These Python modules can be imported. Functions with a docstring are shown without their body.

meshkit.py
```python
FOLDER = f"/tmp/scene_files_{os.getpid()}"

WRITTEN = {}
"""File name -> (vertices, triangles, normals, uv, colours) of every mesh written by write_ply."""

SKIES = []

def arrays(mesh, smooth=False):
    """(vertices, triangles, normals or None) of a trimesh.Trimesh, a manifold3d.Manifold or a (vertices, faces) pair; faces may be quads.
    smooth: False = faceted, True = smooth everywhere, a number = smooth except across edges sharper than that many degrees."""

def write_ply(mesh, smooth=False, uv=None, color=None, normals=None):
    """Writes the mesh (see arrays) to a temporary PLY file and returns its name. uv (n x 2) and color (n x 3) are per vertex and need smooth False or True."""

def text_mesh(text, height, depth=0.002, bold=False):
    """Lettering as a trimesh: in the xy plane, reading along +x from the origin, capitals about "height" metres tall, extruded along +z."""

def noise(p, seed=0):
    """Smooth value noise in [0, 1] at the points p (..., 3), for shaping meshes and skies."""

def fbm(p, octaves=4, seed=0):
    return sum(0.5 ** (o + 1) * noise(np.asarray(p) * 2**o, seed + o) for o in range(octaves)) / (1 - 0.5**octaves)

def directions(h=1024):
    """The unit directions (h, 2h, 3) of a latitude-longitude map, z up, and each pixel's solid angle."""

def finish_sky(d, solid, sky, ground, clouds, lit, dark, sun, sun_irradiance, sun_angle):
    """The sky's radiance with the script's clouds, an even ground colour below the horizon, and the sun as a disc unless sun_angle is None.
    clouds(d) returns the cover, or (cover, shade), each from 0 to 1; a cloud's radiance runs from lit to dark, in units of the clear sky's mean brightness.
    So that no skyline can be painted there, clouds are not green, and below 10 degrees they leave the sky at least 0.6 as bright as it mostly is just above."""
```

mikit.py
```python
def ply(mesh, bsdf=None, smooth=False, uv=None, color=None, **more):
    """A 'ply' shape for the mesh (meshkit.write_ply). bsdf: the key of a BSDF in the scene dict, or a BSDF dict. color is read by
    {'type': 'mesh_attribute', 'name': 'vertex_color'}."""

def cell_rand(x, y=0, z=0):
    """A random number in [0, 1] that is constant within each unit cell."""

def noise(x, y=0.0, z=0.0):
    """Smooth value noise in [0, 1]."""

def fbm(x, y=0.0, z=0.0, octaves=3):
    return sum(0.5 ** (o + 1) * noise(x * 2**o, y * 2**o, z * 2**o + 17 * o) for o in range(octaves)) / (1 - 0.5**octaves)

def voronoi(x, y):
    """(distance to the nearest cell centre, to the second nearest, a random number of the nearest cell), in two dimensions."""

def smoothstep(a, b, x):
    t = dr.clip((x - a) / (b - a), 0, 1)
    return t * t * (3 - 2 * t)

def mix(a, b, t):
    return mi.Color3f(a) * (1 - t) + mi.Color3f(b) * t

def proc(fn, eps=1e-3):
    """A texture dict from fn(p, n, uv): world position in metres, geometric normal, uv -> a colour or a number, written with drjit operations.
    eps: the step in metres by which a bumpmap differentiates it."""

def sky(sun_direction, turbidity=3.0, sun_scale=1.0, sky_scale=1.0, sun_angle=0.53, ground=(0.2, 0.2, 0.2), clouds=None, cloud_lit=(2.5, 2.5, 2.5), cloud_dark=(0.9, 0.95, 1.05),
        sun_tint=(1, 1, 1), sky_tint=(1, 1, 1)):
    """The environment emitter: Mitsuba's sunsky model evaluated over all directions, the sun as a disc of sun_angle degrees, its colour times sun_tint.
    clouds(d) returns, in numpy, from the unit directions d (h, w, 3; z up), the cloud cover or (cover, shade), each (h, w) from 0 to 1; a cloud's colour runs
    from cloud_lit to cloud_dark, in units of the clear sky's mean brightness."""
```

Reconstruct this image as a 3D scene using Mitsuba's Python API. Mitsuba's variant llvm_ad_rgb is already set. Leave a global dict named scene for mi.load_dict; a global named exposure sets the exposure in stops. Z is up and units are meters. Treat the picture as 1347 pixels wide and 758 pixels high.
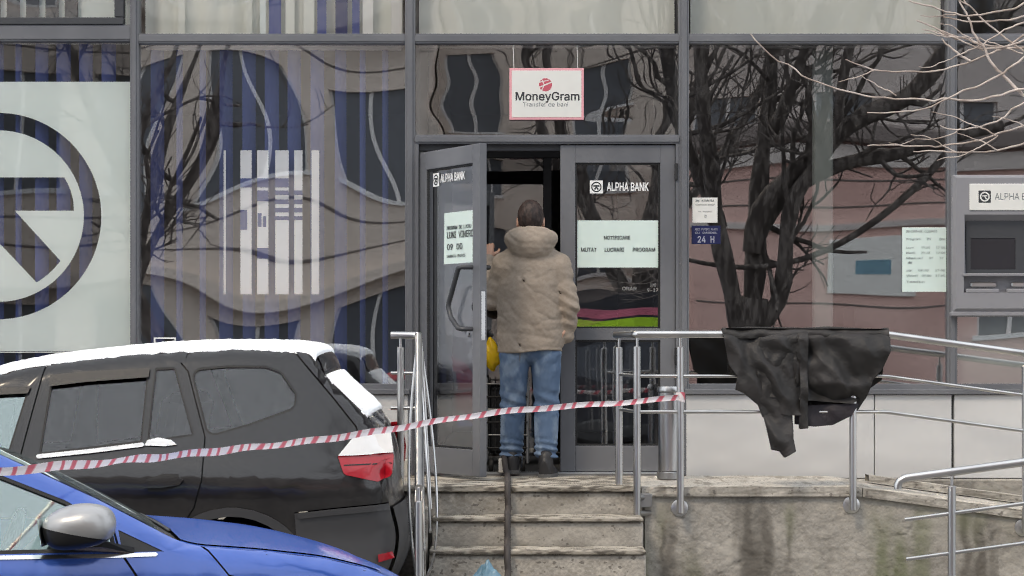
import math
import numpy as np
import trimesh
import mitsuba as mi
import drjit as dr
import mikit
import meshkit
from mikit import proc, noise, fbm, smoothstep, mix
from manifold3d import Manifold, CrossSection, FillRule
from shapely.geometry import Polygon, LineString, Point, box as sbox
from shapely.ops import unary_union
import shapely

T = mi.ScalarTransform4f
# ------------------------------------------------------------------ camera, sky, exposure
F_PX, CX, CY, EYE, CAM_Y = 3280.0, 673.5, 465.0, 1.60, -16.0     # a 3x phone lens across the street, level, shifted up a little
scene, labels = {}, {}
exposure = 2.4
scene['camera'] = {'type': 'perspective', 'fov_axis': 'x', 'fov': 2 * math.degrees(math.atan(673.5 / F_PX)),
                   'near_clip': 0.1, 'far_clip': 2000.0, 'principal_point_offset_x': 0.0, 'principal_point_offset_y': (379.0 - CY) / -758.0 * -1,
                   'to_world': T().look_at(origin=[0, CAM_Y, EYE], target=[0, 0, EYE], up=[0, 0, 1])}
scene['sky'] = mikit.sky((-0.35, -0.55, 0.75), turbidity=4, sun_scale=0.2, sun_angle=14, cloud_lit=(2.38, 2.5, 2.66), ground=(0.12, 0.12, 0.12),
                         clouds=lambda d: np.ones(d.shape[:2]))

# ------------------------------------------------------------------ helpers
def px(p, q, y):                    # a place measured in the photograph, at its distance y, as a point of the street
    d = y - CAM_Y
    return np.array([(p - CX) * d / F_PX, y, EYE - (q - CY) * d / F_PX])
def X0(p, y=0.0): return (p - CX) * (y - CAM_Y) / F_PX
def Z0(q, y=0.0): return EYE - (q - CY) * (y - CAM_Y) / F_PX

counts = {}
def K(base):
    n = counts.get(base, 0); counts[base] = n + 1
    return base if n == 0 else f'{base}_{n:03d}'
def tag(key, label=None, category=None, group=None, kind=None):
    d = {k: v for k, v in (('label', label), ('category', category), ('group', group), ('kind', kind)) if v}
    labels[key] = d
    return key
def ply(mesh, bsdf, **kw): return mikit.ply(mesh, 'mat_' + bsdf, **kw)
def put(name, mesh, bsdf, smooth=False, **kw):
    key = K(name)
    scene[key] = ply(mesh, bsdf, smooth=smooth, **kw)
    return key
def thing(name, label, category, group=None):
    return tag(K(name), label, category, group)

def tm(m):
    if isinstance(m, Manifold):
        a = m.to_mesh(); return trimesh.Trimesh(np.array(a.vert_properties[:, :3], float), np.array(a.tri_verts), process=False)
    return m
def cat(*ms):
    out = []
    for m in ms: out += [tm(x) for x in (m if isinstance(m, (list, tuple)) else [m])]
    return trimesh.util.concatenate(out)
def bx(x0, x1, y0, y1, z0, z1, b=0.003):           # a box with chamfered edges
    b = min(b, (x1 - x0) / 2.5, (y1 - y0) / 2.5, (z1 - z0) / 2.5)
    pts = []
    for x, sx in ((x0, 1), (x1, -1)):
        for y, sy in ((y0, 1), (y1, -1)):
            for z, sz in ((z0, 1), (z1, -1)):
                pts += [(x, y + sy * b, z + sz * b), (x + sx * b, y, z + sz * b), (x + sx * b, y + sy * b, z)]
    return tm(Manifold.hull_points(np.array(pts)))
def rot(m, deg, axis=(0, 0, 1), at=(0, 0, 0)):
    m = tm(m).copy(); m.apply_transform(trimesh.transformations.rotation_matrix(math.radians(deg), axis, at)); return m
def mov(m, v):
    m = tm(m).copy(); m.apply_translation(v); return m
def spline(pts, n):
    from scipy.interpolate import PchipInterpolator, CubicSpline
    p = np.asarray(pts, float)
    t = np.r_[0, np.cumsum(np.linalg.norm(np.diff(p, axis=0), axis=1))]
    return CubicSpline(t, p)(np.linspace(0, t[-1], n))
def tube(pts, r, sides=8, caps=True):
    p = np.asarray(pts, float)
    t = np.gradient(p, axis=0); t /= np.linalg.norm(t, axis=1, keepdims=True) + 1e-12
    r = np.broadcast_to(r, (len(p),))
    a = np.cross(t[0], [0, 0, 1.0] if abs(t[0][2]) < 0.9 else [1.0, 0, 0])
    A = []
    for k in range(len(p)):                        # carry the frame along
        a = a - t[k] * np.dot(a, t[k]); a = a / (np.linalg.norm(a) + 1e-12); A.append(a)
    A = np.array(A); B = np.cross(t, A)
    ang = np.arange(sides) * 2 * np.pi / sides
    v = p[:, None] + r[:, None, None] * (np.cos(ang)[None, :, None] * A[:, None] + np.sin(ang)[None, :, None] * B[:, None])
    i, j = np.meshgrid(np.arange(len(p) - 1), np.arange(sides), indexing='ij')
    q = np.stack([i * sides + j, i * sides + (j + 1) % sides, (i + 1) * sides + (j + 1) % sides, (i + 1) * sides + j], -1).reshape(-1, 4)
    f = np.vstack([q[:, [0, 1, 2]], q[:, [0, 2, 3]]]); v = v.reshape(-1, 3)
    if caps:
        n = len(v); v = np.vstack([v, p[0], p[-1]]); e = (len(p) - 1) * sides
        f = np.vstack([f, [[n, (k + 1) % sides, k] for k in range(sides)], [[n + 1, e + k, e + (k + 1) % sides] for k in range(sides)]])
    return trimesh.Trimesh(v, f, process=False)
def rod(a, b, r, sides=12): return tube([a, b], r, sides)
def cyl(x, y, z0, z1, r, sides=32, b=0.004):
    return lathe([(0, z0), (r - b, z0), (r, z0 + b), (r, z1 - b), (r - b, z1), (0, z1)], (x, y, 0), sides)
def lathe(prof, at=(0, 0, 0), sides=32):
    m = trimesh.creation.revolve(np.array(prof, float), sections=sides); m.apply_translation(at); return m
def grid(fn, nu, nv):                              # fn(u, v in 0..1) -> (n, 3); mesh and uv
    u, v = np.meshgrid(np.linspace(0, 1, nu), np.linspace(0, 1, nv), indexing='ij')
    p = fn(u.ravel(), v.ravel())
    i, j = np.meshgrid(np.arange(nu - 1), np.arange(nv - 1), indexing='ij')
    a = (i * nv + j).ravel()
    q = np.stack([a, a + nv, a + nv + 1, a + 1], 1)
    return trimesh.Trimesh(p, np.vstack([q[:, [0, 1, 2]], q[:, [0, 2, 3]]]), process=False), np.stack([u.ravel(), v.ravel()], 1)
def cross(poly):
    cs = []
    for g in getattr(poly, 'geoms', [poly]):
        if g.geom_type != 'Polygon' or g.is_empty: continue
        g = shapely.geometry.polygon.orient(g)
        cs += [np.array(g.exterior.coords)[:-1]] + [np.array(r.coords)[:-1] for r in g.interiors]
    return CrossSection(cs, FillRule.EvenOdd)
def plate(poly, y0, y1):                           # an outline in (x, z) given thickness from y0 (front) to y1
    m = tm(Manifold.extrude(cross(poly), y1 - y0)); v = m.vertices
    m.vertices = np.stack([v[:, 0], y1 - v[:, 2], v[:, 1]], 1); return m
def text(s, h, at, depth=0.001, bold=False, deg=0.0, width=None):   # lettering standing on a wall, facing -y
    m = meshkit.text_mesh(s, h, depth, bold)
    if width: m.apply_scale([width / m.extents[0], 1, 1])
    v = m.vertices
    m.vertices = np.stack([v[:, 0], -v[:, 2], v[:, 1]], 1)
    if deg: m = rot(m, deg)
    return mov(m, at)
def nets(f, lo, hi, h):                            # the zero surface of a distance function, as a mesh
    ax = [np.arange(l, u + h, h) for l, u in zip(lo, hi)]
    D = f(np.stack(np.meshgrid(*ax, indexing='ij'), -1))
    n = np.array(D.shape)
    S = lambda o: D[o[0]:n[0] - 1 + o[0], o[1]:n[1] - 1 + o[1], o[2]:n[2] - 1 + o[2]]
    acc = np.zeros(tuple(n - 1) + (3,)); cnt = np.zeros(tuple(n - 1))
    for k in range(3):
        for a in (0, 1):
            for b in (0, 1):
                o = [0, 0, 0]; o[(k + 1) % 3], o[(k + 2) % 3] = a, b
                e = list(o); e[k] = 1
                da, db = S(o), S(e); m = (da < 0) != (db < 0)
                t = np.where(m, da / np.where(m, da - db, 1), 0)
                pos = np.array(o, float)[None, None, None] + t[..., None] * np.eye(3)[k]
                acc += m[..., None] * pos; cnt += m
    on = cnt > 0; idx = -np.ones(cnt.shape, int); idx[on] = np.arange(on.sum())
    V = np.array(lo) + h * (np.argwhere(on) + acc[on] / cnt[on][:, None])
    faces = []
    for k in range(3):
        i1, i2 = (k + 1) % 3, (k + 2) % 3
        sl = [slice(1, n[q] - 1) for q in range(3)]; sl[k] = slice(0, n[k] - 1)
        sh = list(sl); sh[k] = slice(1, n[k])
        a, b = D[tuple(sl)] < 0, D[tuple(sh)] < 0
        w = np.argwhere(a != b); up = a[a != b]
        w = w + np.array([s.start for s in sl])
        c = []
        for d1, d2 in ((0, 0), (1, 0), (1, 1), (0, 1)):
            g = w.copy(); g[:, i1] -= 1 - d1; g[:, i2] -= 1 - d2; c.append(idx[g[:, 0], g[:, 1], g[:, 2]])
        q = np.stack(c, 1); q[~up] = q[~up][:, ::-1]
        faces.append(q)
    q = np.vstack(faces); q = q[(q >= 0).all(1)]
    return trimesh.Trimesh(V, np.vstack([q[:, [0, 1, 2]], q[:, [0, 2, 3]]]), process=False)
def sd_cap(p, a, b, ra, rb):                       # a tapered limb
    a, b = np.asarray(a, float), np.asarray(b, float); d = b - a
    t = np.clip(((p - a) @ d) / (d @ d), 0, 1)
    return np.linalg.norm(p - a - t[..., None] * d, axis=-1) - (ra + (rb - ra) * t)
def sd_ell(p, c, r):
    r = np.asarray(r, float); k = np.linalg.norm((p - np.asarray(c)) / r, axis=-1)
    return (k - 1) * r.min()
def smin(a, b, k):
    h = np.clip(0.5 + 0.5 * (b - a) / k, 0, 1); return b + (a - b) * h - k * h * (1 - h)

# ------------------------------------------------------------------ materials
def rgb(*c): return {'type': 'rgb', 'value': list(c if len(c) == 3 else (c[0],) * 3)}
def mat(name, color, rough=0.5, **kw):
    d = {'type': 'principled', 'base_color': color if isinstance(color, dict) else rgb(*color), 'roughness': rough if isinstance(rough, dict) else float(rough)}
    d.update(kw)
    scene['mat_' + name] = {'type': 'twosided', 'bsdf': d}
def matbump(name, color, rough, fn, scale, eps=2e-3, **kw):
    d = {'type': 'principled', 'base_color': color if isinstance(color, dict) else rgb(*color), 'roughness': rough if isinstance(rough, dict) else float(rough)}
    d.update(kw)
    scene['mat_' + name] = {'type': 'twosided', 'bsdf': {'type': 'bumpmap', 'arbitrary': proc(fn, eps), 'scale': scale, 'bsdf': d}}
def speck(c0, c1, sx, sy, sz, lo=0.3, hi=0.7, oct=3):
    def fn(p, n, uv): return mix(c0, c1, smoothstep(lo, hi, fbm(p.x * sx, p.y * sy, p.z * sz, oct)))
    return proc(fn)
mat('frame_paint', speck((.125, .13, .145), (.165, .17, .185), 3, 3, 1.2), 0.38, specular=0.5)
mat('frame_dark', (.05, .053, .06), 0.4)
mat('rubber', (.012, .012, .013), 0.6)
mat('black_plastic', (.02, .02, .021), 0.45)
mat('steel', speck((.57, .57, .57), (.71, .70, .69), 9, 9, 2), 0.28, metallic=1.0)
mat('steel_dull', (.42, .42, .42), 0.42, metallic=1.0)
mat('panel_white', speck((.54, .54, .54), (.63, .63, .625), 1.5, 1.5, 4), 0.4)
mat('panel_cream', speck((.50, .48, .42), (.60, .58, .53), 4, 4, 2), 0.6)
mat('paper', (.66, .78, .74), 0.7)
mat('paper_white', (.72, .72, .69), 0.6)
mat('ink', (.03, .035, .04), 0.7)
mat('ink_grey', (.16, .18, .19), 0.7)
mat('white_vinyl', (.85, .86, .86), 0.5)
mat('blue_vinyl', (.012, .016, .075), 0.35)
mat('film', speck((.66, .73, .70), (.72, .78, .76), .8, .8, .8), 0.45)
mat('pink_vinyl', (.74, .36, .40), 0.5)
mat('pink_band', (.62, .16, .24), 0.5)
mat('red_vinyl', (.52, .10, .14), 0.5)
mat('interior', (.10, .105, .11), 0.8)
mat('interior_light', (.22, .225, .22), 0.8)
mat('interior_floor', (.14, .13, .12), 0.4)
mat('green_column', (.58, .66, .63), 0.6)
mat('slat_fabric', speck((.035, .055, .19), (.065, .09, .27), 3, 3, 1), 0.9)
mat('blind_white', speck((.66, .68, .62), (.76, .77, .70), .7, .7, .5), 0.8)
for name, ior, t in (('glass_left', 2.8, 1.0), ('glass_door', 2.3, .7), ('glass_leaf', 1.7, .8), ('glass_film', 1.85, .95), ('glass_right', 2.9, .6), ('glass_top', 1.9, .9)):
    scene['mat_' + name] = {'type': 'thindielectric', 'int_ior': ior, 'specular_transmittance': rgb(t, t, t)}
scene['mat_glass_car_dark'] = {'type': 'thindielectric', 'int_ior': 1.6, 'specular_transmittance': rgb(.10, .10, .11)}
scene['mat_glass_car'] = {'type': 'thindielectric', 'int_ior': 2.3, 'specular_transmittance': rgb(.62, .70, .68), 'specular_reflectance': rgb(.9, 1.0, .98)}
# concrete, asphalt, bark
def concrete(p, n, uv):
    big = fbm(p.x * 1.3, p.y * 1.3, p.z * .9, 4); fine = .4 * fbm(p.x * 22, p.y * 22, p.z * 22, 3) + .6 * fbm(p.x * 95, p.y * 95, p.z * 95, 3)
    streak = smoothstep(.50, .70, fbm(p.x * 6.3 + .5 * fbm(p.x * 9, p.y, p.z * 7, 2), p.y * 2, p.z * .5, 4)) * smoothstep(.86, .66, p.z)
    moss = smoothstep(.46, .66, fbm(p.x * 4.6 + 7, p.y * 2, p.z * .7, 3)) * smoothstep(.80, .58, p.z) * (.5 + .5 * fbm(p.x * 40, p.y * 40, p.z * 40, 3))
    pale = smoothstep(.54, .66, fbm(p.x * 3.1 + 3, p.y * 3, p.z * 2.2 + 9, 4))
    c = mix((.17, .158, .142), (.41, .385, .345), smoothstep(.36, .64, big) * .55 + smoothstep(.25, .75, fine) * .45)
    c = mix(c, (.46, .43, .38), pale * .5)
    c = mix(c, (.075, .066, .055), streak * .8)
    pit = smoothstep(.66, .78, fbm(p.x * 44 + 5, p.y * 44, p.z * 44, 3))
    c = mix(c, (.09, .08, .068), pit * .28)
    return mix(c, (.10, .12, .04), moss * .8)
matbump('concrete', proc(concrete), .85, lambda p, n, uv: fbm(p.x * 30, p.y * 30, p.z * 30, 4) + .6 * smoothstep(.5, .62, fbm(p.x * 5, p.y * 5, p.z * 5, 3)), .012)
def stepstone(p, n, uv):
    f = .45 * fbm(p.x * 9, p.y * 9, p.z * 9, 3) + .55 * fbm(p.x * 75, p.y * 75, p.z * 75, 3)
    drip = smoothstep(.52, .72, fbm(p.x * 17, p.y * 3, p.z * 1.5, 3)) * smoothstep(.66, .80, p.z)
    blot = smoothstep(.5, .75, fbm(p.x * 3, p.y * 6, p.z * 7 + 4, 3))
    c = mix((.27, .25, .22), (.50, .47, .42), smoothstep(.2, .8, f))
    c = mix(c, (.17, .155, .13), blot * .5)
    c = mix(c, (.12, .105, .085), drip * .6)
    pit = smoothstep(.66, .74, fbm(p.x * 38 + 5, p.y * 38, p.z * 38, 3))
    return mix(c, (.10, .09, .08), pit * .7)
matbump('step_stone', proc(stepstone), .8, lambda p, n, uv: fbm(p.x * 55, p.y * 55, p.z * 55, 4), .006)
matbump('step_edge', speck((.10, .088, .072), (.36, .33, .28), 16, 16, 40, .35, .65, 4), .8, lambda p, n, uv: fbm(p.x * 55, p.y * 55, p.z * 55, 3), .006)
matbump('asphalt', speck((.035, .036, .038), (.075, .074, .073), 3, 3, 3), .7, lambda p, n, uv: fbm(p.x * 60, p.y * 60, p.z, 2), .006)
mat('pavement', speck((.09, .088, .085), (.15, .145, .14), 4, 4, 4), .5)
mat('kerb', speck((.26, .26, .25), (.36, .35, .34), 6, 6, 6), .8)

# ------------------------------------------------------------------ ground
LAND, EDGE = 0.82, -1.36                        # height of the landing, its front edge
m, _ = grid(lambda u, v: np.stack([u * 240 - 120, v * 240 - 120, np.full(len(u), -.12)], 1), 3, 3)
tag(put('road', m, 'asphalt'), kind='structure')
tag(put('pavement', bx(-40, 40, -5.6, 0.0, -.3, 0, .01), 'pavement'), kind='structure')
tag(put('kerb', bx(-40, 40, -5.76, -5.603, -.3, .004, .015), 'kerb'), kind='structure')
tag(put('pavement', bx(-40, 40, -60, -14.4, -.3, 0, .01), 'pavement'), kind='structure')
tag(put('kerb', bx(-40, 40, -14.397, -14.24, -.3, .004, .015), 'kerb'), kind='structure')

# ------------------------------------------------------------------ the bank building
B = thing('bank_building', 'bank branch with a grey framed glass front, white base panels and glazed double doors', 'building')
def bput(name, mesh, mt, smooth=False): return put(f'{B}__{name}', mesh, mt, smooth)
TOP, SPAN = 5.55, 4.78
mulls = [(-548, -537), (-188, -177), (172, 183), (533, 546), (893, 906), (1246, 1258), (1606, 1618), (1966, 1977)]
for i, (a, b) in enumerate(mulls):
    xa, xb = X0(a), X0(b); zb = LAND + .53 if not 3 <= i <= 4 else LAND
    bput('mullion', cat(bx(xa, xb, -.03, .11, zb, TOP - .3), bx(xa + .014, xb - .014, -.042, -.03, zb, TOP - .3, .002)), 'frame_paint')
def transom(i, q0, q1, y0=-.022, proud=True):
    xa, xb = X0(mulls[i][1]), X0(mulls[i + 1][0]); za, zb = Z0(q1), Z0(q0)
    bput('transom', cat(bx(xa, xb, y0, .10, za, zb), bx(xa, xb, y0 - .008, y0, za + .012, zb - .012, .002)) if proud else bx(xa, xb, y0, .10, za, zb), 'frame_paint')
def warp_fn(seed, amp, fx, fz, bow=0.0):
    r = np.random.default_rng(seed); ph = r.uniform(0, 6.28, 8)
    def d(u, v):
        return amp * (np.sin(6.283 * (fx * u + .35 * v) + ph[0]) * np.sin(6.283 * fz * v + ph[1]) + .5 * np.sin(6.283 * (1.7 * fx * u - .6 * v) + ph[2]) * np.sin(6.283 * 1.6 * fz * v + ph[3])) + bow * (u * (1 - u) * v * (1 - v)) * 16
    return d
def pane(holder, x0, x1, z0, z1, y, mt, seed=0, amp=.0004, fx=.8, fz=.8, bow=.001, name='window_pane'):
    w = warp_fn(seed, amp, fx, fz, bow)
    m, uv = grid(lambda u, v: np.stack([x0 + (x1 - x0) * u, y + w(u, v), z0 + (z1 - z0) * v], 1), 40, 40)
    return put(f'{holder}__{name}', m, mt, True)
for i in range(len(mulls) - 1):
    xa, xb = X0(mulls[i][1]), X0(mulls[i + 1][0])
    left = i <= 2
    q = (33, 55) if i == 2 - 1 else (45, 58)
    transom(i, *q)
    bput('transom', bx(xa, xb, -.022, .10, SPAN - .07, SPAN), 'frame_paint')
    zt = Z0(q[0])
    # the upper light with a pale blind behind it
    pane(B, xa, xb, zt, SPAN - .07, .02, 'glass_top', 20 + i, .0008, .9, 1.2, .001)
    if i == 1:
        bput('upper_window_frame', cat(bx(xb - .10, xb - .042, -.034, .05, zt + .048, SPAN - .12), bx(xa + .03, xb - .042, -.034, .05, zt, zt + .045)), 'frame_dark')
    bput('spandrel_panel', bx(xa, xb, -.01, .06, SPAN, TOP - .3), 'frame_paint')
    if i == 3: continue
    # the sill, the big pane, the base panels
    zs = LAND + .53
    bput('transom', bx(xa, xb, -.022, .10, zs, zs + .055), 'frame_paint')
    g, amp, fx, fz, bow = {2: ('glass_left', .0021, .62, .85, .002), 1: ('glass_film', .0006, .8, .7, .001), 4: ('glass_right', .0005, .7, .8, .001)}.get(i, ('glass_right', .0005, .7, .8, .001))
    pane(B, xa, xb, zs + .055, Z0(q[1]), .02, g, 3 + i, amp, fx, fz, bow)
    bput('sill', bx(xa - .03, xb + .03, -.075, -.022, zs - .012, zs + .022), 'frame_paint')
    mid = X0(1149) if i == 4 else xa + (xb - xa) * .62
    for a, b in ((xa - .02, mid - .003), (mid + .003, xb + .02)):
        bput('base_panel', bx(a, b, -.045, .03, .93 if i <= 2 else LAND - .02, zs - .014, .004), 'panel_white')
    for a, b in ((xa - .03, X0(607 - 80) if i == 2 else xb + .03),):
        bput('plinth', bx(xa - .03, xb + .03, -.07, .03, -.1, .926 if i <= 2 else LAND - .024, .01), 'panel_cream' if i <= 2 else 'concrete')
bput('roof', cat(bx(-6.4, 6.8, -.12, 9.2, TOP - .3, TOP, .02), bx(-6.45, 6.85, -.17, 9.25, TOP, TOP + .05, .01)), 'frame_paint')
bput('side_wall', bx(-6.4, -6.0, .12, 9.0, -.1, TOP - .302, .01), 'panel_cream')
bput('side_wall', bx(6.36, 6.76, .12, 9.0, -.1, TOP - .302, .01), 'panel_cream')
bput('back_wall', bx(-6.0, 6.36, 8.9, 9.0, -.1, TOP - .302, .01), 'interior_light')
bput('interior_floor', bx(-6.0, 6.36, .04, 8.9, .5, LAND - .004, .003), 'interior_floor')
bput('interior_ceiling', bx(-6.0, 6.36, .12, 8.9, 3.98, 4.1, .003), 'interior_light')
bput('interior_partition', bx(X0(546), X0(552), .16, 8.9, LAND, 3.97, .003), 'interior_light')
bput('interior_partition', bx(X0(890), X0(897), .16, 8.9, LAND, 3.97, .003), 'interior')
bput('interior_column', bx(1.965, 2.09, .22, .34, LAND, 3.97, .01), 'green_column')
bput('counter', bx(2.5, 5.8, 2.2, 2.8, LAND, 1.95, .01), 'interior_light')
# door unit
za, zb = Z0(190), Z0(178)
bput('transom', cat(bx(X0(546), X0(893), -.03, .10, za, zb), bx(X0(546), X0(893), -.04, -.03, za + .012, zb - .012, .002)), 'frame_paint')
pane(B, X0(546), X0(893), zb, Z0(58), .02, 'glass_door', 41, .0004, .8, 1.0, .001)
bput('door_frame', bx(X0(546), X0(551), -.03, .07, LAND, za), 'frame_paint')
bput('door_frame', bx(X0(888.5), X0(893), -.03, .07, LAND, za), 'frame_paint')
bput('door_frame', bx(X0(551), X0(888.5), .02, .07, za - .04, za, .002), 'frame_dark')
bput('door_sill', bx(X0(551), X0(888.5), -.05, .09, LAND - .02, LAND + .018, .006), 'steel_dull')
def leaf(w, z0, z1, mid, deg, at, seed):
    """A glazed door leaf: hinge at x 0, outer face at y 0."""
    D = K(f'{B}__door')
    st, t, lo, hi = .096, .05, .165, .115
    place = lambda m: mov(rot(m, deg), at)
    fr = [bx(0, st, 0, t, z0, z1), bx(w - st, w, 0, t, z0, z1), bx(st, w - st, 0, t, z0, z0 + lo), bx(st, w - st, 0, t, z1 - hi, z1)]
    if mid: fr.append(bx(st, w - st, 0, t, mid - .038, mid + .038))
    scene[D] = ply(place(cat(*fr)), 'frame_paint')
    bead = []
    for a, b in (((z0 + lo, mid - .038), (mid + .038, z1 - hi)) if mid else ((z0 + lo, z1 - hi),)):
        m, _ = grid(lambda u, v: np.stack([st + (w - 2 * st) * u, .024 + warp_fn(seed, .0002, .7, .8, .0002)(u, v), a + (b - a) * v], 1), 24, 40)
        put(f'{D}__pane', place(m), 'glass_leaf' if deg else 'glass_door', True)
        bead += [bx(st, st + .012, .008, .02, a, b, .002), bx(w - st - .012, w - st, .008, .02, a, b, .002), bx(st + .012, w - st - .012, .008, .02, a, a + .012, .002), bx(st + .012, w - st - .012, .008, .02, b - .012, b, .002)]
    put(f'{D}__gasket', place(cat(*bead)), 'rubber')
    return D, place
D1, pl1 = leaf(.84, LAND + .022, 2.885, None, -62, (X0(552), -.01, 0), 51)
labels[D1] = {'label': 'left door leaf standing open with a bent pull handle'}
zc = 1.96                                          # the pull handle: a long bent bar on each face
for s in (-1, 1):
    y0, y1 = (.0, -.065) if s < 0 else (.05, .115)
    hp = [(.74, y0, zc + .17), (.74, y1, zc + .17), (.68, y1, zc + .165), (.56, y1, zc - .03), (.54, y1, zc - .07), (.58, y1, zc - .14), (.68, y1, zc - .205), (.74, y1, zc - .21), (.74, y0, zc - .21)]
    put(f'{D1}__pull_handle', pl1(tube(hp, .0155, 10)), 'frame_dark' if s < 0 else 'black_plastic', 40)
put(f'{D1}__lock_plate', pl1(cat(bx(.84, .8425, .012, .038, 1.68, 1.98, .001), rod((.70, -.012, 1.72), (.70, 0, 1.72), .016))), 'steel')
for z in (1.05, 1.75, 2.7):
    put(f'{D1}__hinge', pl1(cyl(-.008, -.012, z, z + .11, .011, 12)), 'black_plastic', 40)
D2, pl2 = leaf(X0(888) - X0(737), LAND + .022, za - .005, Z0(440), 0, (X0(737), -.01, 0), 61)
for z in (Z0(238), Z0(480)):
    put(f'{D2}__hinge', cyl(X0(889), -.035, z, z + .11, .011, 12), 'black_plastic', 40)
# inner lobby door, seen over the man's head
zi = 2.75
bput('lobby_frame', cat(bx(-.6, -.52, 1.6, 1.66, LAND, 3.97), bx(1.0, 1.07, 1.6, 1.66, LAND, 3.97), bx(-.52, 1.0, 1.6, 1.66, 2.98, 3.06), bx(.22, .28, 1.6, 1.66, LAND, 2.98)), 'frame_dark')
pane(B, .28, 1.0, LAND + .02, 2.98, 1.63, 'glass_door', 77, .0006, .8, 1, .001)
pane(B, -.52, .22, LAND + .02, 2.98, 1.63, 'glass_door', 78, .0006, .8, 1, .001)

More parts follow.
